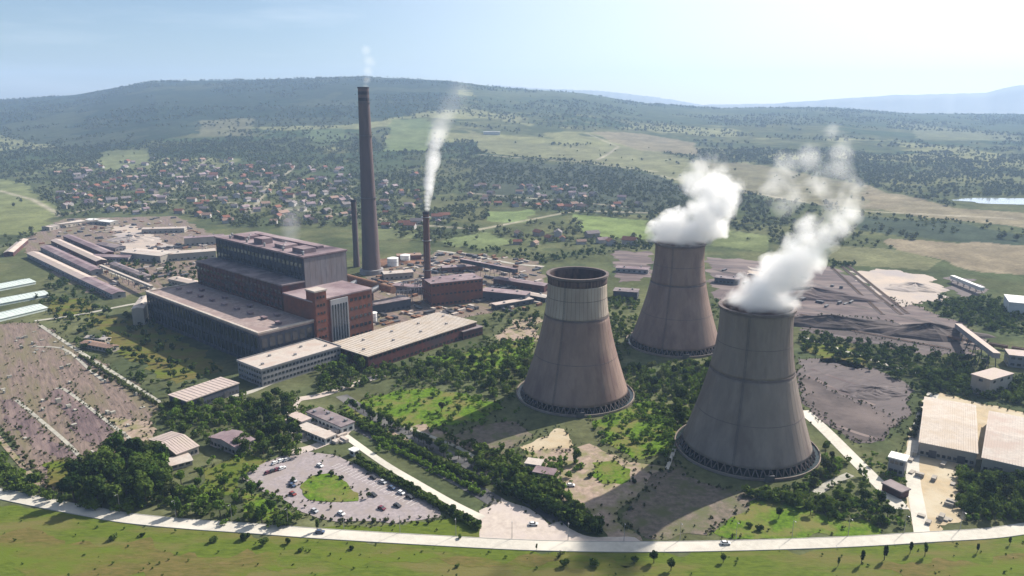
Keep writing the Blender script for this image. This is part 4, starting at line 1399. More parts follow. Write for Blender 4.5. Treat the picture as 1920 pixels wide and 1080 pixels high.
# bay lines on the parking lot
pa, pb = P(640, 868), P(800, 945)
dd = unit2((pb - pa)[:2])
nn = np.array([dd[1], -dd[0]])
Lp = float(np.linalg.norm((pb - pa)[:2]))
mb = MB()
for i in range(int(Lp / 2.7)):
    c_ = pa[:2] + dd * i * 2.7 + nn * 1.0
    e_ = c_ + nn * 5.0
    w_ = dd * .07
    n = len(mb.v)
    mb.v += [(*(c_ - w_), .175), (*(c_ + w_), .175), (*(e_ + w_), .175), (*(e_ - w_), .175)]
    mb.f.append((n, n + 1, n + 2, n + 3))
mb.build('bay_marking', 'white_paint', kind='structure')
# ------------------------------------------------------------------ vegetation
def leaf_cloud(seed, n, rx, rz, zc, size, lobes=7):
    """leaf sized faces spread through several lobes of a crown"""
    r2 = np.random.RandomState(seed)
    cs = [(0, 0, 0, .62)]
    for i in range(lobes):
        a = r2.uniform(0, 6.28)
        e = r2.uniform(-.6, .9)
        d_ = r2.uniform(.38, .62)
        cs.append((d_ * math.cos(a) * math.cos(e), d_ * math.sin(a) * math.cos(e), d_ * math.sin(e), r2.uniform(.3, .48)))
    V = []
    for i in range(n):
        c_ = cs[r2.randint(len(cs))]
        d = r2.normal(size=3)
        d /= np.linalg.norm(d)
        rr = c_[3] * r2.uniform(.7, 1.05)
        p = np.array([c_[0] + d[0] * rr, c_[1] + d[1] * rr, c_[2] + d[2] * rr])
        p = p * np.array([rx, rx, rz]) + np.array([0, 0, zc])
        nrm = d + r2.normal(size=3) * .45
        nrm /= np.linalg.norm(nrm)
        u = np.cross(nrm, [0.3, .2, 1.0])
        u /= np.linalg.norm(u)
        v = np.cross(nrm, u)
        s_ = size * r2.uniform(.6, 1.35)
        a = r2.uniform(0, 6.28)
        for k_ in range(3):
            an = a + k_ * 2.094
            V.append(p + (u * math.cos(an) + v * math.sin(an)) * s_)
    return np.array(V)


def tri_mesh(name, V, m_):
    me_ = bpy.data.meshes.new(name)
    n = len(V)
    me_.vertices.add(n)
    me_.vertices.foreach_set('co', V.reshape(-1))
    me_.loops.add(n)
    me_.loops.foreach_set('vertex_index', np.arange(n, dtype=np.int32))
    me_.polygons.add(n // 3)
    me_.polygons.foreach_set('loop_start', np.arange(0, n, 3, dtype=np.int32))
    me_.polygons.foreach_set('loop_total', np.full(n // 3, 3, np.int32))
    me_.update()
    me_.materials.append(M[m_])
    return me_


def trunk_mesh(seed, h_, r_):
    r2 = random.Random(seed)
    mb = MB().bar((0, 0, -.2), (r2.uniform(-.3, .3), r2.uniform(-.3, .3), h_ * .62), r_, 7, r_ * .5)
    for i in range(4):
        a = i * 1.57 + r2.uniform(-.4, .4)
        mb.bar((0, 0, h_ * r2.uniform(.3, .45)), (math.cos(a) * h_ * .24, math.sin(a) * h_ * .24, h_ * r2.uniform(.6, .75)), r_ * .45, 5, r_ * .15)
    return mb.mesh('trunk', 'bark')


CROWN = {}
for kd, m_ in (('dark', 'leaf_dark'), ('green', 'leaf_green'), ('olive', 'leaf_olive')):
    CROWN[kd] = [tri_mesh('crown', leaf_cloud(s_ * 7 + 1, (850, 620, 760, 540, 700)[s_], (4.0, 3.4, 4.6, 3.7, 3.1)[s_], (4.3, 4.6, 3.6, 3.9, 4.8)[s_], 6.0, .55, (7, 5, 9, 4, 6)[s_]), m_) for s_ in range(5)]
POPLAR = {kd: [tri_mesh('crown', leaf_cloud(s_ + 50, 650, 1.9, 6.0, 7.2, .5), m_) for s_ in range(2)] for kd, m_ in (('dark', 'leaf_dark'), ('green', 'leaf_green'))}
BUSH = {kd: [tri_mesh('foliage', leaf_cloud(s_ + 90, 300, 2.0, 1.7, 1.5, .42, 5), m_) for s_ in range(3)] for kd, m_ in (('dark', 'leaf_dark'), ('green', 'leaf_green'), ('olive', 'leaf_olive'))}
TRK = [trunk_mesh(s_, 10, .32) for s_ in range(3)]
stm = MB().bar((0, 0, -.1), (.1, 0, 1.3), .09, 5, .05).bar((0, 0, .2), (.5, .3, 1.5), .06, 4, .03).bar((0, 0, .2), (-.4, .4, 1.4), .06, 4, .03).mesh('stem', 'bark')
rv = random.Random(99)
NTREE = [0, 0]


def tree(x, y, h_, kd, label, group, poplar=False, z=0.0):
    s_ = h_ / (13.0 if poplar else 10.2)
    nm = 'poplar_tree' if poplar else 'tree'
    o = thing(nm, label, 'tree', (x, y, z), rv.uniform(0, 6.28), group)
    o.scale = (s_ * rv.uniform(.9, 1.15), s_ * rv.uniform(.9, 1.15), s_)
    link('trunk', rv.choice(TRK), o)
    link('crown', rv.choice(POPLAR[kd] if poplar else CROWN[kd]), o)
    NTREE[0] += 1


def bush(x, y, h_, kd, label, group):
    s_ = h_ / 3.1
    o = thing('bush', label, 'bush', (x, y, 0), rv.uniform(0, 6.28), group)
    o.scale = (s_, s_, s_)
    link('stem', stm, o)
    link('foliage', rv.choice(BUSH[kd]), o)
    NTREE[1] += 1


BLOCK = [(T1[0], T1[1], 39), (T2[0], T2[1], 39), (T3[0], T3[1], 38)]


def scatter(poly_px, n, dmin, seed):
    wp = [P(*p)[:2] for p in poly_px]
    r2 = random.Random(seed)
    x0, x1 = min(p[0] for p in wp), max(p[0] for p in wp)
    y0, y1 = min(p[1] for p in wp), max(p[1] for p in wp)
    res = []
    tries = 0
    while len(res) < n and tries < n * 80:
        tries += 1
        x, y = r2.uniform(x0, x1), r2.uniform(y0, y1)
        if not inpoly(np.array([x]), np.array([y]), wp)[0]:
            continue
        if any((x - a) ** 2 + (y - b_) ** 2 < dmin ** 2 for a, b_ in res):
            continue
        if any((x - a) ** 2 + (y - b_) ** 2 < c_ ** 2 for a, b_, c_ in BLOCK):
            continue
        res.append((x, y))
    return res


GROVES = [  # ground outline in the photograph, number, spacing, heights
    ([(135, 905), (190, 868), (250, 850), (305, 870), (315, 920), (300, 950), (245, 962), (130, 948)], 42, 4.8, (11, 17), 'dark', 'dark dense tree in the big grove between allotments and road', 'trees of the big dark grove'),
    ([(310, 925), (370, 890), (440, 905), (500, 950), (545, 968), (540, 984), (330, 974)], 15, 8.0, (6, 10), 'green', 'bushy green tree in the thicket left of the parking lot', 'thicket left of the parking lot'),
    ([(470, 765), (535, 745), (548, 790), (555, 845), (500, 855), (430, 850), (480, 820)], 26, 5.5, (8, 12), 'dark', 'dark tree in the grove right of the lilac roofed house', 'grove beside the lilac roofed house'),
    ([(318, 768), (400, 760), (470, 755), (470, 790), (380, 795), (310, 790)], 18, 6.0, (6, 9), 'green', 'tree in the belt below the storehouse', 'tree belt below the storehouse'),
    ([(605, 705), (640, 680), (680, 688), (690, 705), (640, 725), (600, 735)], 13, 6.5, (8, 12), 'dark', 'dark tree in front of the office block', 'dark trees in front of the office block'),
    ([(735, 692), (820, 672), (900, 680), (990, 690), (985, 715), (930, 745), (860, 722), (760, 718)], 36, 6.5, (6, 10), 'dark', 'tree in the wood left of the open cooling tower', 'wood left of the open cooling tower'),
    ([(830, 668), (900, 660), (990, 640), (995, 660), (900, 684)], 12, 8.0, (4, 7), 'green', 'bright green tree on the lawn behind the wood', 'bright trees behind the wood'),
    ([(1170, 700), (1335, 685), (1330, 720), (1310, 760), (1280, 800), (1240, 760), (1200, 745), (1170, 730)], 32, 6.5, (6, 10), 'dark', 'tree in the wood between the open and the front cooling tower', 'wood between the cooling towers'),
    ([(1800, 900), (1910, 905), (1960, 960), (1850, 978), (1812, 965)], 14, 7.5, (7, 11), 'dark', 'tree in the copse right of the tan yard', 'copse right of the tan yard'),
    ([(1560, 925), (1640, 935), (1690, 975), (1650, 990), (1580, 965)], 9, 6.0, (5, 8), 'dark', 'tree in the clump between track and lawn', 'clump between track and lawn'),
    ([(1530, 842), (1555, 838), (1575, 870), (1560, 905), (1525, 915), (1520, 880)], 9, 5.0, (5, 8), 'olive', 'olive green tree at the right foot of the front cooling tower', 'trees at the foot of the front cooling tower'),
]
for gi, (poly, n, dm, hr, kd, lb, gp) in enumerate(GROVES):
    spots = scatter(poly, n, dm, 40 + gi)
    bear = [x / y for x, y in spots]
    dist = [y for x, y in spots]
    hs = [rv.uniform(*hr) for _ in spots]
    mark = {}
    for idx_, tx in ((hs.index(max(hs)), 'tallest'), (bear.index(min(bear)), 'leftmost'), (bear.index(max(bear)), 'rightmost'), (dist.index(min(dist)), 'nearest'), (dist.index(max(dist)), 'farthest'), (hs.index(min(hs)), 'smallest')):
        mark.setdefault(idx_, tx)
    for k_, (x, y) in enumerate(spots):
        kk = kd if rv.random() < .75 else rv.choice(['dark', 'green', 'olive'])
        tree(x, y, hs[k_], kk, (mark[k_] + ' ' + lb) if k_ in mark else lb.replace(' in the ', ' in the inner part of the ').replace(' at the right foot', ' standing among others at the right foot'), gp)


def row(p0, p1, n, hr, kd, what, gp, jit=1.5, kind='tree', ends='from the upper end'):
    a, b_ = P(*p0), P(*p1)
    for i in range(n):
        f_ = (i + .5) / n
        x, y = a[0] + (b_[0] - a[0]) * f_ + rv.uniform(-jit, jit), a[1] + (b_[1] - a[1]) * f_ + rv.uniform(-jit, jit)
        nth = WHERE[i] if i < len(WHERE) else ['twenty-second', 'twenty-third', 'twenty-fourth', 'twenty-fifth', 'twenty-sixth', 'twenty-seventh', 'twenty-eighth'][i - 21]
        lb = f'{nth} {what} {ends}'
        if kind == 'tree':
            tree(x, y, rv.uniform(*hr), kd, lb, gp)
        else:
            bush(x, y, rv.uniform(*hr), kd, lb, gp)


row((655, 762), (920, 896), 21, (6, 9), 'dark', 'tree of the row along the avenue', 'row along the avenue', 2)
row((950, 905), (1130, 1000), 14, (6, 9), 'dark', 'tree of the dark belt above the plaza', 'dark belt above the plaza', 3)
row((930, 890), (1090, 968), 12, (4, 7), 'green', 'tree of the green belt beside the dirt yard', 'green belt beside the dirt yard', 3)
row((668, 798), (895, 922), 22, (2.4, 3.6), 'green', 'bush between road and paved path', 'bushes between road and path', 1.2, 'bush')
row((668, 862), (898, 992), 28, (3.2, 4.4), 'dark', 'bush of the lower hedge right of the parking lot', 'lower hedge right of the parking lot', .6, 'bush')
row((10, 815), (100, 925), 12, (2, 3.4), 'olive', 'bush along the allotment track', 'bushes along the allotment track', 1, 'bush')
row((165, 690), (300, 765), 12, (2, 3.6), 'olive', 'bush beside the long allotment path', 'bushes beside the allotment path', 1.2, 'bush')
row((1705, 825), (1735, 750), 7, (3, 5), 'olive', 'bush on the left rim of the tan yard', 'bushes on the rim of the tan yard', 1, 'bush')

SING = [(1080, 868, 9, 'dark', 0, 'dark round lone tree on the pinkish dirt yard'),
        (1460, 972, 6, 'dark', 0, 'round tree on the lawn below the front cooling tower, leftmost of three'),
        (1520, 965, 6.5, 'dark', 0, 'middle one of three round trees on the lawn below the front cooling tower'),
        (1553, 976, 4.5, 'dark', 0, 'smallest of three round trees on the lawn below the front cooling tower'),
        (712, 800, 5, 'dark', 0, 'small lone tree on the bright lawn near the avenue'),
        (828, 772, 7, 'olive', 0, 'brownish tree on the right part of the bright lawn'),
        (860, 775, 6, 'dark', 0, 'dark tree at the right corner of the bright lawn'),
        (595, 996, 7, 'dark', 1, 'slim tree leaning over the pale road below the parking lot'),
        (550, 905, 3.5, 'dark', 0, 'little tree left of the grass island'),
        (690, 935, 4, 'dark', 0, 'little tree right of the grass island'),
        (1615, 1058, 7.5, 'dark', 1, 'dark slim roadside tree, leftmost of the group below the tan yard road'),
        (1658, 1050, 8, 'dark', 1, 'dark slim roadside tree right of the leftmost one'),
        (1706, 1038, 6.5, 'dark', 1, 'dark slim roadside tree below the access road mouth'),
        (1734, 1043, 7, 'dark', 1, 'dark slim roadside tree just right of the access road mouth'),
        (1832, 1036, 5, 'dark', 1, 'small slim tree below the right end of the road'),
        (1571, 1062, 5, 'dark', 1, 'small slim tree in the meadow left of the roadside group'),
        (1356, 1055, 4, 'dark', 0, 'small dark tree in the meadow within the tower shadow edge'),
        (1226, 1056, 6, 'dark', 0, 'dark tree below the road where the tower shadow crosses'),
        (1258, 1070, 5.5, 'dark', 0, 'lower dark tree in the tower shadow below the road'),
        (1006, 1032, 3.5, 'dark', 1, 'thin little tree at the road edge below the plaza'),
        (1893, 1022, 4, 'dark', 1, 'small slim tree at the far right of the road')]
for px, py, h_, kd, pop, lb in SING:
    p = P(px, py)
    tree(p[0], p[1], h_, kd, lb, None, bool(pop))
row((455, 898), (560, 962), 10, (1.6, 2.8), 'green', 'bush on the lower left rim of the parking lot', 'bushes on the rim of the parking lot', 1, 'bush')
row((575, 972), (810, 984), 12, (1.4, 2.4), 'olive', 'bush on the lower rim of the parking lot', 'bushes on the lower rim of the parking lot', 1, 'bush', 'from the left')
BS = [(215, 1012, 3.2, 'dark bush with a slanting outline in the left meadow'), (268, 1006, 2, 'small bush in the left meadow near the road'), (400, 1016, 3, 'bush below the road left of the thicket end'), (460, 1012, 3.6, 'bush just below the road under the thicket'),
      (495, 1022, 3.6, 'bush in the meadow under the thicket, right neighbour'), (540, 1020, 2.6, 'small bush below the road left of the parking lot'), (565, 1034, 2.2, 'tiny bush in the meadow below the parking lot'), (862, 1010, 2, 'small bush at the road beside the lower hedge'),
      (1058, 1062, 3.5, 'bush in the meadow below the plaza'), (1115, 1060, 3.8, 'larger bush in the meadow right below the plaza'), (1190, 1055, 3, 'bush left of the dark tree in the tower shadow'), (858, 1064, 1.8, 'tiny bush low in the centre meadow'),
      (1405, 988, 2.6, 'dark bush on the lawn left part'), (1423, 994, 3.2, 'upright bush on the lawn below the cooling tower'), (1190, 905, 2.4, 'bush at the right side of the small grass patch'), (1105, 895, 3, 'bush left of the small grass patch'),
      (735, 812, 2.4, 'bush at the lower rim of the bright lawn'), (600, 890, 2.4, 'bush on the upper rim of the grass island'), (622, 892, 2.6, 'bush at the top of the grass island'), (640, 898, 2.4, 'bush on the right rim of the grass island'),
      (660, 1030, 2, 'tiny bush in the meadow centre left'), (185, 640, 5, 'big dark bush beside the brown barn'), (150, 625, 4.5, 'dark bush at the left of the brown barn'), (60, 920, 4, 'bush above the road at the left edge'), (25, 905, 4, 'bush at the left picture edge above the road')]
for px, py, h_, lb in BS:
    p = P(px, py)
    bush(p[0], p[1], h_, 'dark', lb, None)

# trees and scrub too many to count
TM = [leaf_cloud(200 + i, 46, 1.0, 1.0, .95, .34, 4) for i in range(6)]


def mass(name, pts, sizes, m_, seed):
    r2 = np.random.RandomState(seed)
    out_ = []
    for i in range(6):
        sel = np.arange(len(pts)) % 6 == i
        p, s_ = pts[sel], sizes[sel]
        if not len(p):
            continue
        a = r2.uniform(0, 6.28, len(p))
        ca, sa = np.cos(a)[:, None], np.sin(a)[:, None]
        t_ = TM[i]
        x = (t_[None, :, 0] * ca - t_[None, :, 1] * sa) * s_[:, None] + p[:, 0:1]
        y = (t_[None, :, 0] * sa + t_[None, :, 1] * ca) * s_[:, None] + p[:, 1:2]
        z = t_[None, :, 2] * s_[:, None] * r2.uniform(.8, 1.3, len(p))[:, None] + p[:, 2:3]
        out_.append(np.stack([x, y, z], -1).reshape(-1, 3))
    return link(name, tri_mesh(name, np.concatenate(out_), m_), kind='stuff')


r3 = np.random.RandomState(77)


def field_points(n, x0, x1, y0, y1, keep):
    x = r3.uniform(-1, 1, n)
    y = np.sqrt(r3.uniform(y0 ** 2, y1 ** 2, n))
    x = x * y * .78
    k = keep(x, y)
    x, y = x[k], y[k]
    return np.stack([x, y, hgt(x, y)], -1)


def vnoise(x, y, cell, seed):
    tb = np.random.RandomState(seed).rand(128, 128)
    u, v = x / cell, y / cell
    i, j = np.floor(u).astype(int), np.floor(v).astype(int)
    a, b_ = u - i, v - j
    return (tb[i % 128, j % 128] * (1 - a) + tb[(i + 1) % 128, j % 128] * a) * (1 - b_) + (tb[i % 128, (j + 1) % 128] * (1 - a) + tb[(i + 1) % 128, (j + 1) % 128] * a) * b_


open_px = [hill_fields[i][0] for i in (2, 4, 6, 7, 8, 10, 11, 12, 14, 15, 16, 18, 19)]
open_w = [[G(*p)[:2] for p in poly] for poly in open_px]
SITE = [P(*p)[:2] for p in [(30, 470), (110, 408), (330, 402), (440, 428), (660, 425), (830, 462), (1010, 482), (1230, 470), (1560, 492), (1780, 512), (1960, 545), (2600, 700), (2600, 1300), (-800, 1300), (-400, 600), (-60, 500)]]


def keep_far(thr, cell, seed, yy=0):
    def k_(x, y):
        m_ = vnoise(x, y, cell, seed) * .6 + vnoise(x, y, cell / 4, seed + 1) * .4 > thr
        for wp in open_w:
            m_ &= ~(inpoly(x, y, wp) & (vnoise(x, y, 13, 5) > .12))
        m_ &= ~inpoly(x, y, SITE)
        m_ &= ((x - LAKE[0] - 20) / 185) ** 2 + ((y - LAKE[1]) / 75) ** 2 > 1
        m_ &= ~((abs(x / y - .665) < .07) & (y < 1440) & (y > 1270))
        return m_
    return k_


pts = field_points(17000, 0, 0, 1000, 2600, keep_far(.40, 160, 31))
mass('woodland', pts, r3.uniform(2.6, 5.6, len(pts)), 'leaf_far', 1)
pts = field_points(16000, 0, 0, 950, 2500, keep_far(.46, 110, 41))
mass('scrub', pts, r3.uniform(2, 4.5, len(pts)), 'leaf_olive', 2)
pts = field_points(20000, 0, 0, 2300, 5400, keep_far(.47, 420, 51))
mass('forest', pts, r3.uniform(3.5, 7, len(pts)), 'leaf_far', 3)


def px_scatter(polys, n, seed, smin, smax, m_, name):
    r2 = np.random.RandomState(seed)
    acc = []
    for poly, k_ in polys:
        wp = [P(*p)[:2] for p in poly]
        x0, x1 = min(p[0] for p in wp), max(p[0] for p in wp)
        y0, y1 = min(p[1] for p in wp), max(p[1] for p in wp)
        x, y = r2.uniform(x0, x1, k_ * 3), r2.uniform(y0, y1, k_ * 3)
        s_ = inpoly(x, y, wp)
        for a, b_, c_ in BLOCK:
            s_ &= (x - a) ** 2 + (y - b_) ** 2 > c_ ** 2
        acc.append(np.stack([x[s_][:k_], y[s_][:k_], np.zeros(min(k_, s_.sum()))], -1))
    pts_ = np.concatenate(acc)
    mass(name, pts_, r2.uniform(smin, smax, len(pts_)), m_, seed)


px_scatter([([(1500, 625), (1700, 655), (1850, 680), (1860, 735), (1720, 745), (1690, 712), (1500, 660)], 300),
            ([(1730, 560), (1880, 560), (1920, 600), (1960, 640), (1860, 620), (1760, 590)], 110),
            ([(1550, 490), (1620, 498), (1560, 505)], 20), ([(1780, 560), (1890, 590), (1890, 620)], 60),
            ([(1700, 700), (1850, 720), (1960, 700), (1960, 745), (1740, 738)], 110),
            ([(800, 455), (960, 470), (1020, 480), (1225, 452), (1220, 470), (1020, 495)], 160),
            ([(905, 600), (1010, 570), (1010, 640), (900, 655)], 50),
            ([(120, 560), (280, 600), (420, 700), (320, 745), (190, 690), (100, 610)], 170),
            ([(100, 520), (200, 560), (90, 600), (60, 560)], 60),
            ([(200, 480), (400, 480), (380, 520), (300, 545), (210, 500)], 120)], 0, 5, 1.6, 3.6, 'leaf_dark', 'scrub')
px_scatter([([(640, 760), (760, 720), (900, 730), (990, 770), (900, 820), (700, 810)], 130),
            ([(1100, 780), (1230, 745), (1265, 800), (1250, 860), (1130, 840)], 130),
            ([(960, 850), (1100, 870), (1050, 930), (960, 900)], 90),
            ([(380, 860), (460, 850), (540, 960), (560, 985), (400, 985), (330, 960)], 60),
            ([(700, 815), (900, 905), (900, 935), (700, 845)], 50),
            ([(1530, 850), (1590, 870), (1560, 900), (1500, 930)], 50), ([(1570, 930), (1640, 930), (1700, 990), (1560, 975)], 70), ([(1610, 850), (1660, 840), (1700, 900), (1680, 930)], 30),
            ([(1790, 880), (1960, 890), (1960, 985), (1800, 975)], 90),
            ([(0, 830), (60, 900), (110, 940), (0, 915)], 60), ([(1170, 700), (1345, 690), (1310, 780), (1265, 860), (1200, 800)], 330), ([(560, 760), (700, 790), (640, 800), (560, 790)], 40), ([(300, 760), (480, 750), (560, 850), (440, 860)], 140),
            ([(800, 660), (1000, 630), (1000, 740), (900, 760), (780, 720)], 120)], 0, 6, .9, 2.2, 'leaf_green', 'undergrowth')
px_scatter([([(560, 745), (640, 775), (930, 900), (925, 925), (640, 790), (555, 780)], 110),
            ([(830, 820), (960, 850), (1130, 990), (1110, 1005), (940, 920)], 230),
            ([(930, 880), (1000, 880), (1090, 960), (1140, 1000), (1060, 985)], 120),
            ([(300, 760), (560, 740), (560, 860), (440, 860), (300, 800)], 240),
            ([(120, 870), (320, 850), (320, 950), (240, 970), (110, 945)], 260),
            ([(310, 930), (400, 900), (440, 975), (320, 970)], 40), ([(470, 968), (560, 975), (550, 990), (470, 985)], 25),
            ([(590, 690), (740, 690), (740, 710), (600, 745)], 110),
            ([(720, 690), (850, 655), (1000, 640), (1000, 745), (940, 755), (860, 730), (740, 722)], 250),
            ([(1165, 690), (1345, 680), (1320, 760), (1270, 820), (1230, 760), (1165, 740)], 200),
            ([(1130, 560), (1200, 560), (1180, 680), (1150, 680)], 130), ([(1335, 560), (1365, 570), (1350, 690), (1320, 690)], 60),
            ([(1520, 840), (1560, 840), (1700, 960), (1690, 1000), (1570, 975), (1510, 930)], 30),
            ([(1390, 925), (1500, 920), (1560, 950), (1560, 965), (1430, 940)], 90),
            ([(1795, 880), (1960, 890), (1960, 985), (1800, 975)], 220),
            ([(1700, 690), (1860, 720), (1960, 735), (1960, 765), (1760, 735)], 180),
            ([(1740, 565), (1900, 560), (1960, 620), (1880, 630), (1760, 590)], 220),
            ([(0, 860), (60, 900), (110, 945), (0, 920)], 90)], 0, 15, 1.3, 3.2, 'leaf_dark', 'undergrowth')
ev = np.array(EDGES)
ev = ev[r3.rand(len(ev)) < .8]
ev = np.concatenate([ev + r3.normal(size=ev.shape) * 1.3, ev[::2] + r3.normal(size=ev[::2].shape) * 3.5])
ev = ev[(ev[:, 1] < 700)]
for ln_, hw_ in (([(-100, 900), (0, 926), (90, 945), (170, 960), (240, 972), (350, 983), (480, 992), (600, 1001), (800, 1013), (1000, 1023), (1200, 1026), (1400, 1023), (1600, 1016), (1750, 1007), (1850, 1001), (1920, 992), (2060, 970)], 5.5),
                 ([(1730, 1008), (1722, 960), (1712, 900), (1712, 850), (1730, 780)], 4), ([(903, 990), (1000, 1000), (1180, 1016)], 7)):
    lw_ = [P(*p)[:2] for p in ln_]
    for a_, b_ in zip(lw_[:-1], lw_[1:]):
        d_ = b_ - a_
        f_ = np.clip(((ev - a_) @ d_) / (d_ @ d_), 0, 1)[:, None]
        ev = ev[np.linalg.norm(ev - a_ - f_ * d_, axis=1) > hw_]
for a_, b_, c_ in BLOCK:
    ev = ev[(ev[:, 0] - a_) ** 2 + (ev[:, 1] - b_) ** 2 > c_ ** 2]
mass('weeds', np.concatenate([ev, np.zeros((len(ev), 1))], 1), r3.uniform(.3, 1.1, len(ev)), 'leaf_olive', 21)


def hedge(p0, p1, h_, w_, label, m_='leaf_dark', seed=0):
    a, b_ = P(*p0), P(*p1)
    L = float(np.linalg.norm(b_ - a))
    r2 = np.random.RandomState(seed)
    k_ = int(L / .8)
    pos = a[None, :] + (b_ - a)[None, :] * np.linspace(0, 1, k_)[:, None] + r2.normal(size=(k_, 3)) * np.array([w_ * .4, w_ * .4, 0])
    sz = h_ * .5 * r2.uniform(.75, 1.25, k_)
    V = np.concatenate([TM[i % 6] * sz[i] + pos[i] - a for i in range(k_)])
    o = link('hedge', tri_mesh('hedge', V, m_), None, tuple(a), label, 'hedge')
    return o


hedge((640, 782), (905, 912), 4.5, 2.0, 'long dark hedge running diagonally along the avenue', seed=1)
hedge((935, 918), (1118, 1000), 6.0, 3.5, 'tall dark hedge right of the entrance plaza', seed=2)
hedge((668, 868), (896, 994), 3.2, 1.4, 'trimmed hedge between the parking lot and the paved path', seed=3)
hedge((700, 824), (905, 930), 2.6, 1.6, 'low green hedge between the asphalt road and the paved path', 'leaf_green', seed=4)
hedge((150, 668), (292, 758), 2.4, 1.6, 'olive hedge along the long allotment path', 'leaf_olive', seed=5)
# odds and ends lying in the yards: pallets, pipes, containers, spoil
def clutter(polys, n, m_, seed, smax):
    r2 = random.Random(seed)
    mb = MB()
    for poly in polys:
        wp = [P(*p)[:2] for p in poly]
        x0, x1 = min(p[0] for p in wp), max(p[0] for p in wp)
        y0, y1 = min(p[1] for p in wp), max(p[1] for p in wp)
        k_ = 0
        while k_ < n:
            x, y = r2.uniform(x0, x1), r2.uniform(y0, y1)
            k_ += 1
            if not inpoly(np.array([x]), np.array([y]), wp)[0] or any((x - a) ** 2 + (y - b_) ** 2 < c_ ** 2 for a, b_, c_ in BLOCK):
                continue
            a = r2.choice((-.727, .84)) + r2.uniform(-.1, .1)
            l_, w_ = r2.uniform(1.5, smax), r2.uniform(1, smax * .35)
            ca, sa = math.cos(a), math.sin(a)
            mb.prism([(x + ca * u - sa * v, y + sa * u + ca * v) for u, v in ((-l_, -w_), (l_, -w_), (l_, w_), (-l_, w_))], 0.1, r2.uniform(.6, 2.8))
    mb.build('stored_goods', m_, kind='stuff')


YARDS = [[(60, 450), (130, 412), (330, 408), (410, 455), (370, 520), (290, 545), (200, 560)], [(600, 600), (640, 560), (720, 500), (830, 470), (1010, 490), (1020, 580), (900, 590), (800, 600), (700, 612)], [(60, 620), (150, 655), (280, 745), (240, 840), (100, 880), (0, 780), (0, 640)]]
clutter(YARDS[:2], 130, 'roof_pale', 1, 5)
clutter(YARDS[:2], 260, 'steel_dark', 2, 6)
clutter(YARDS[:2], 170, 'rust', 3, 5)
clutter([YARDS[2]], 110, 'path_pale', 4, 1.0)
clutter([[(550, 770), (640, 790), (650, 830), (590, 840), (545, 820)]], 60, 'roof_pale', 5, 3)
clutter([[(1340, 500), (1560, 520), (1640, 560), (1500, 600)]], 30, 'steel_dark', 6, 5)
clutter([[(1700, 850), (1810, 870), (1812, 970), (1720, 1000)]], 40, 'wall_cream', 7, 3)
# meadow tufts below the road
px_scatter([([(-60, 950), (400, 1000), (900, 1035), (1300, 1040), (1960, 1010), (1960, 1090), (-60, 1090)], 130)], 0, 8, .2, .8, 'leaf_green', 'grass_tufts')
px_scatter([([(0, 630), (150, 665), (290, 760), (240, 850), (120, 900), (0, 780)], 240)], 0, 9, .3, 1.0, 'leaf_olive', 'allotment_shrubs')

# ------------------------------------------------------------------ village houses
hm = []
for rm in ('roof_tile', 'roof_tile_pale', 'roof_mauve', 'roof_grey'):
    for wm in ('house_white', 'house_cream'):
        wmesh = MB().box(-6, 6, -4.5, 4.5, 0, 5.6)
        wmesh.v += [(-6, -4.5, 5.6), (-6, 4.5, 5.6), (-6, 0, 8.4), (6, -4.5, 5.6), (6, 4.5, 5.6), (6, 0, 8.4)]
        n = len(wmesh.v) - 6
        wmesh.f += [(n, n + 2, n + 1), (n + 3, n + 4, n + 5)]
        rmesh = MB()
        rmesh.v = [(-6.6, -5.2, 5.3), (6.6, -5.2, 5.3), (6.6, 0, 8.6), (-6.6, 0, 8.6), (6.6, 5.2, 5.3), (-6.6, 5.2, 5.3), (-6.6, -5.2, 5.6), (6.6, -5.2, 5.6), (6.6, 0, 8.95), (-6.6, 0, 8.95), (6.6, 5.2, 5.6), (-6.6, 5.2, 5.6)]
        rmesh.f = [(0, 3, 2, 1), (3, 5, 4, 2), (6, 7, 8, 9), (9, 8, 10, 11), (0, 1, 7, 6), (4, 5, 11, 10), (0, 6, 9, 3), (3, 9, 11, 5), (1, 2, 8, 7), (2, 4, 10, 8)]
        hm.append((wmesh.mesh('village_house', wm), rmesh.mesh('roof', rm), {'house_white': 'white', 'house_cream': 'cream'}[wm] + ' walled house with ' + {'roof_tile': 'brick red', 'roof_tile_pale': 'faded orange', 'roof_mauve': 'mauve', 'roof_grey': 'grey'}[rm] + ' roof '))
wdm = MB()
for x_ in (-3.6, 0, 3.6):
    for z_ in (1.0, 3.6):
        wdm.box(x_ - .6, x_ + .6, -4.56, -4.5, z_, z_ + 1.4)
VIL = [([(90, 330), (250, 300), (480, 300), (660, 320), (665, 415), (540, 425), (420, 418), (250, 402), (120, 395)], 235, 'on the slope behind the boiler house', 'village behind the boiler house'),
       ([(700, 330), (790, 330), (840, 380), (830, 430), (720, 430)], 26, 'on the slope between the chimneys', 'houses between the chimneys'),
       ([(860, 350), (1100, 352), (1220, 380), (1200, 400), (1000, 390), (880, 385)], 44, 'at the valley edge behind the towers', 'houses along the valley edge'),
       ([(960, 430), (1200, 452), (1200, 470), (960, 462)], 12, 'among trees behind the open tower', 'houses behind the open cooling tower')]
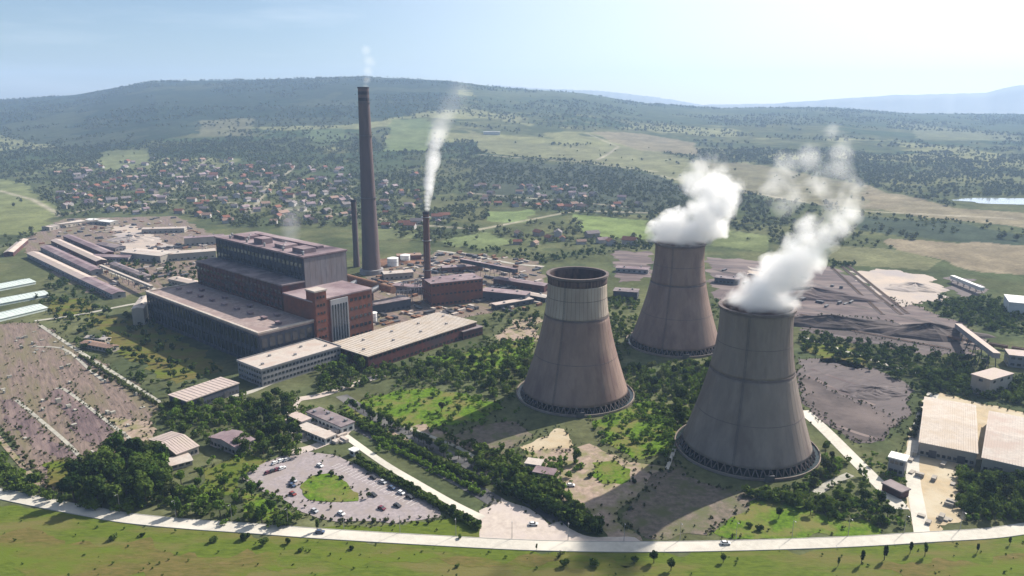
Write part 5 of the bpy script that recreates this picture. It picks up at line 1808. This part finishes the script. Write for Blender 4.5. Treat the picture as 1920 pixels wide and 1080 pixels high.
for vi, (poly, n, lb, gp) in enumerate(VIL):
    wp = [G(*p)[:2] for p in poly]
    r2 = random.Random(500 + vi)
    x0, x1 = min(p[0] for p in wp), max(p[0] for p in wp)
    y0, y1 = min(p[1] for p in wp), max(p[1] for p in wp)
    cnt = 0
    acc = []
    for _ in range(n * 60):
        if cnt >= n:
            break
        x = r2.uniform(x0, x1)
        y = y0 + (y1 - y0) * r2.random() ** 1.5
        if not inpoly(np.array([x]), np.array([y]), wp)[0] or inpoly(np.array([x]), np.array([y]), SITE)[0]:
            continue
        if any((x - a) ** 2 + (y - b_) ** 2 < 17 ** 2 for a, b_ in acc):
            continue
        acc.append((x, y))
        wme_, rme_, look_ = r2.choice(hm)
        o = link('village_house', wme_, None, (x, y, float(hgt(x, y)) - .6), look_ + lb, 'house', gp)
        o.rotation_euler = (0, 0, r2.uniform(0, 3.14))
        s_ = r2.uniform(.8, 1.25)
        o.scale = (s_ * r2.uniform(.9, 1.4), s_, s_)
        link('roof', rme_, o)
        cnt += 1
o = thing('farmstead', 'white farm building on the light hill field, right of the steam jet', 'farm', tuple(G(922, 252)), .1)
MB().box(-30, 30, -9, 9, -3, 9).build('wall', 'wall_white', o)
MB().prism([(-31, -10), (31, -10), (31, 10), (-31, 10)], 9, 10.5).build('roof', 'roof_white', o)


# ------------------------------------------------------------------ steam and smoke
def steam(name, label, puffs, Y, dens, amp, scale, t0, t1, vox=2.0, grow=1.25, seed=1, floor=None, col=(1, 1, 1), fade=None, aniso=.3, cat='steam', thin=None):
    """a drifting cloud: puffs (px, py, radius px) at the distance Y; the body's mesh only bounds the air, the density falls off from the puffs' centres and is torn by noise"""
    r2 = random.Random(seed)
    S = []
    for (px, py, rp) in puffs:
        q = Q(px, py, Y)
        r_ = rp / F * (Y * CT + (CAM_H - q[2]) * ST) * grow
        S.append((q[0], q[1] + r2.uniform(-.3, .3) * r_, q[2], r_))
    bm = bmesh.new()
    for x, y, z, r_ in S:
        res = bmesh.ops.create_icosphere(bm, subdivisions=2 if len(S) > 20 else 3, radius=r_ * 1.02)
        for v in res['verts']:
            v.co.x += x
            v.co.y += y
            v.co.z += z
    me_ = bpy.data.meshes.new(name)
    bm.to_mesh(me_)
    bm.free()
    o = link(name, me_, None)
    rm = o.modifiers.new('union', 'REMESH')
    rm.mode = 'VOXEL'
    rm.voxel_size = vox
    dg = bpy.context.evaluated_depsgraph_get()
    me2 = bpy.data.meshes.new_from_object(o.evaluated_get(dg))
    o.modifiers.clear()
    if floor:
        for v in me2.vertices:
            if v.co.z < floor:
                v.co.z = floor - (floor - v.co.z) * .02
    o.data = me2
    m, t, om = newmat(name + '_air')
    pv = t.nodes.new('ShaderNodeVolumePrincipled')
    pv.inputs['Color'].default_value = (*col, 1)
    pv.inputs['Anisotropy'].default_value = aniso
    g = t.nodes.new('ShaderNodeNewGeometry').outputs['Position']
    last = None
    for i, (x, y, z, r_) in enumerate(S):
        vd = t.nodes.new('ShaderNodeVectorMath')
        vd.operation = 'DISTANCE'
        vd.inputs[1].default_value = (x, y, z)
        t.links.new(g, vd.inputs[0])
        ml = t.nodes.new('ShaderNodeMath')
        ml.operation = 'MULTIPLY_ADD'
        k_ = 1.0 if not fade else 1.0 - fade * i / len(S)
        ml.inputs[1].default_value = -1.0 / r_
        ml.inputs[2].default_value = k_
        t.links.new(vd.outputs['Value'], ml.inputs[0])
        if last is None:
            last = ml.outputs[0]
        else:
            mx = t.nodes.new('ShaderNodeMath')
            mx.operation = 'SMOOTH_MAX'
            mx.inputs[2].default_value = .15
            t.links.new(last, mx.inputs[0])
            t.links.new(ml.outputs[0], mx.inputs[1])
            last = mx.outputs[0]
    n = t.nodes.new('ShaderNodeTexNoise')
    n.inputs['Scale'].default_value = scale
    n.inputs['Detail'].default_value = 6
    n.inputs['Roughness'].default_value = .62
    n.inputs['Distortion'].default_value = .6
    t.links.new(g, n.inputs['Vector'])
    ad = t.nodes.new('ShaderNodeMath')
    ad.operation = 'MULTIPLY_ADD'
    ad.inputs[1].default_value = amp
    t.links.new(n.outputs[0], ad.inputs[0])
    t.links.new(last, ad.inputs[2])
    mr = t.nodes.new('ShaderNodeMapRange')
    mr.inputs[1].default_value = t0 + amp * .5
    mr.inputs[2].default_value = t1 + amp * .5
    mr.inputs[3].default_value = 0
    mr.inputs[4].default_value = dens
    t.links.new(ad.outputs[0], mr.inputs[0])
    dn = mr.outputs[0]
    if thin:
        # the jet mixes with air and thins as it climbs
        sx = t.nodes.new('ShaderNodeSeparateXYZ')
        t.links.new(g, sx.inputs[0])
        m2 = t.nodes.new('ShaderNodeMapRange')
        m2.interpolation_type = 'SMOOTHSTEP'
        m2.inputs[1].default_value = thin[0]
        m2.inputs[2].default_value = thin[1]
        m2.inputs[3].default_value = 1.0
        m2.inputs[4].default_value = thin[2]
        t.links.new(sx.outputs[2], m2.inputs[0])
        mm = t.nodes.new('ShaderNodeMath')
        mm.operation = 'MULTIPLY'
        t.links.new(dn, mm.inputs[0])
        t.links.new(m2.outputs[0], mm.inputs[1])
        dn = mm.outputs[0]
    t.links.new(dn, pv.inputs['Density'])
    t.links.new(pv.outputs[0], om.inputs['Volume'])
    me2.materials.clear()
    me2.materials.append(m)
    o['label'] = label
    o['category'] = cat
    return o


YT = T1[1]
steam('steam_plume', 'dense white steam drifting right from the front cooling tower', [
    (1425, 580, 56), (1388, 574, 30), (1464, 576, 34), (1425, 548, 46), (1455, 525, 44), (1484, 505, 42), (1505, 482, 38), (1520, 458, 34), (1480, 462, 24), (1545, 440, 28), (1515, 425, 24), (1575, 425, 24), (1598, 405, 20)],
    YT, .24, 2.4, .065, .06, .80, seed=1, floor=80.4, fade=.1, thin=(85, 150, .35))
steam('steam_wisp', 'thin torn steam wisps above the front cooling tower plume', [
    (1598, 385, 30), (1560, 405, 26), (1592, 345, 30), (1565, 318, 30), (1520, 300, 28), (1480, 308, 26), (1455, 345, 28), (1465, 385, 26), (1500, 370, 26), (1535, 355, 28), (1578, 280, 22), (1560, 250, 18)],
    YT + 12, .045, 3.0, .075, .12, 1.0, seed=2)
steam('steam_plume', 'rounded white steam cloud on the reddish cooling tower', [
    (1268, 452, 44), (1240, 438, 26), (1295, 430, 42), (1262, 424, 28), (1322, 405, 38), (1345, 382, 34), (1330, 358, 34), (1308, 350, 26), (1365, 368, 24), (1345, 425, 22)],
    T3[1], .24, 2.4, .055, .05, .80, seed=3, floor=80.4, fade=.1, thin=(85, 150, .4))
steam('steam_wisp', 'faint steam rim above the rounded cloud', [(1315, 322, 28), (1348, 322, 28), (1372, 345, 24), (1288, 335, 20), (1338, 300, 22)], T3[1] + 8, .06, 3.0, .07, .3, 1.0, seed=4)
jet = [(801, 391, 6.5), (801, 376, 8), (802, 362, 10), (804, 345, 12), (806, 326, 14), (810, 305, 16), (813, 284, 18), (818, 262, 20), (824, 240, 23), (833, 218, 26), (845, 198, 29), (858, 178, 32), (868, 162, 32)]
jt = []
for a_, b_ in zip(jet[:-1], jet[1:]):
    jt += [a_, tuple((u + v) / 2 for u, v in zip(a_, b_))]
steam('steam_jet', 'white steam jet rising from the slim chimney and bending right', jt, cb2[1], .20, 1.5, .06, .06, .80, vox=1.5, grow=1.1, seed=5, fade=.15, thin=(105, 185, .03))
steam('steam_wisp', 'faint vapour over the boiler house roof', [(545, 452, 16), (540, 432, 20), (550, 412, 22), (562, 392, 22)], 640, .012, 2.0, .05, .0, .8, seed=8, fade=.4)
steam('smoke_puff', 'faint smoke leaving the very tall chimney', [(686, 164, 7), (687, 150, 9), (690, 134, 12), (692, 114, 14), (688, 94, 15)], cb[1], .03, 1.6, .05, .1, .6, seed=6, fade=.4, cat='smoke')

# ------------------------------------------------------------------ haze: one closed box of even air
m, t, o = newmat('haze_air')
pv = t.nodes.new('ShaderNodeVolumePrincipled')
pv.inputs['Color'].default_value = (0.46, 0.66, 1.0, 1)
pv.inputs['Density'].default_value = 0.00009
pv.inputs['Anisotropy'].default_value = 0.15
t.links.new(pv.outputs[0], o.inputs['Volume'])
M['haze_air'] = m
hz = MB().box(-12500, 12500, -2200, 10400, -2.2, 640).build('haze', 'haze_air', kind='stuff')
print('trees', NTREE, 'objects', len(bpy.data.objects))
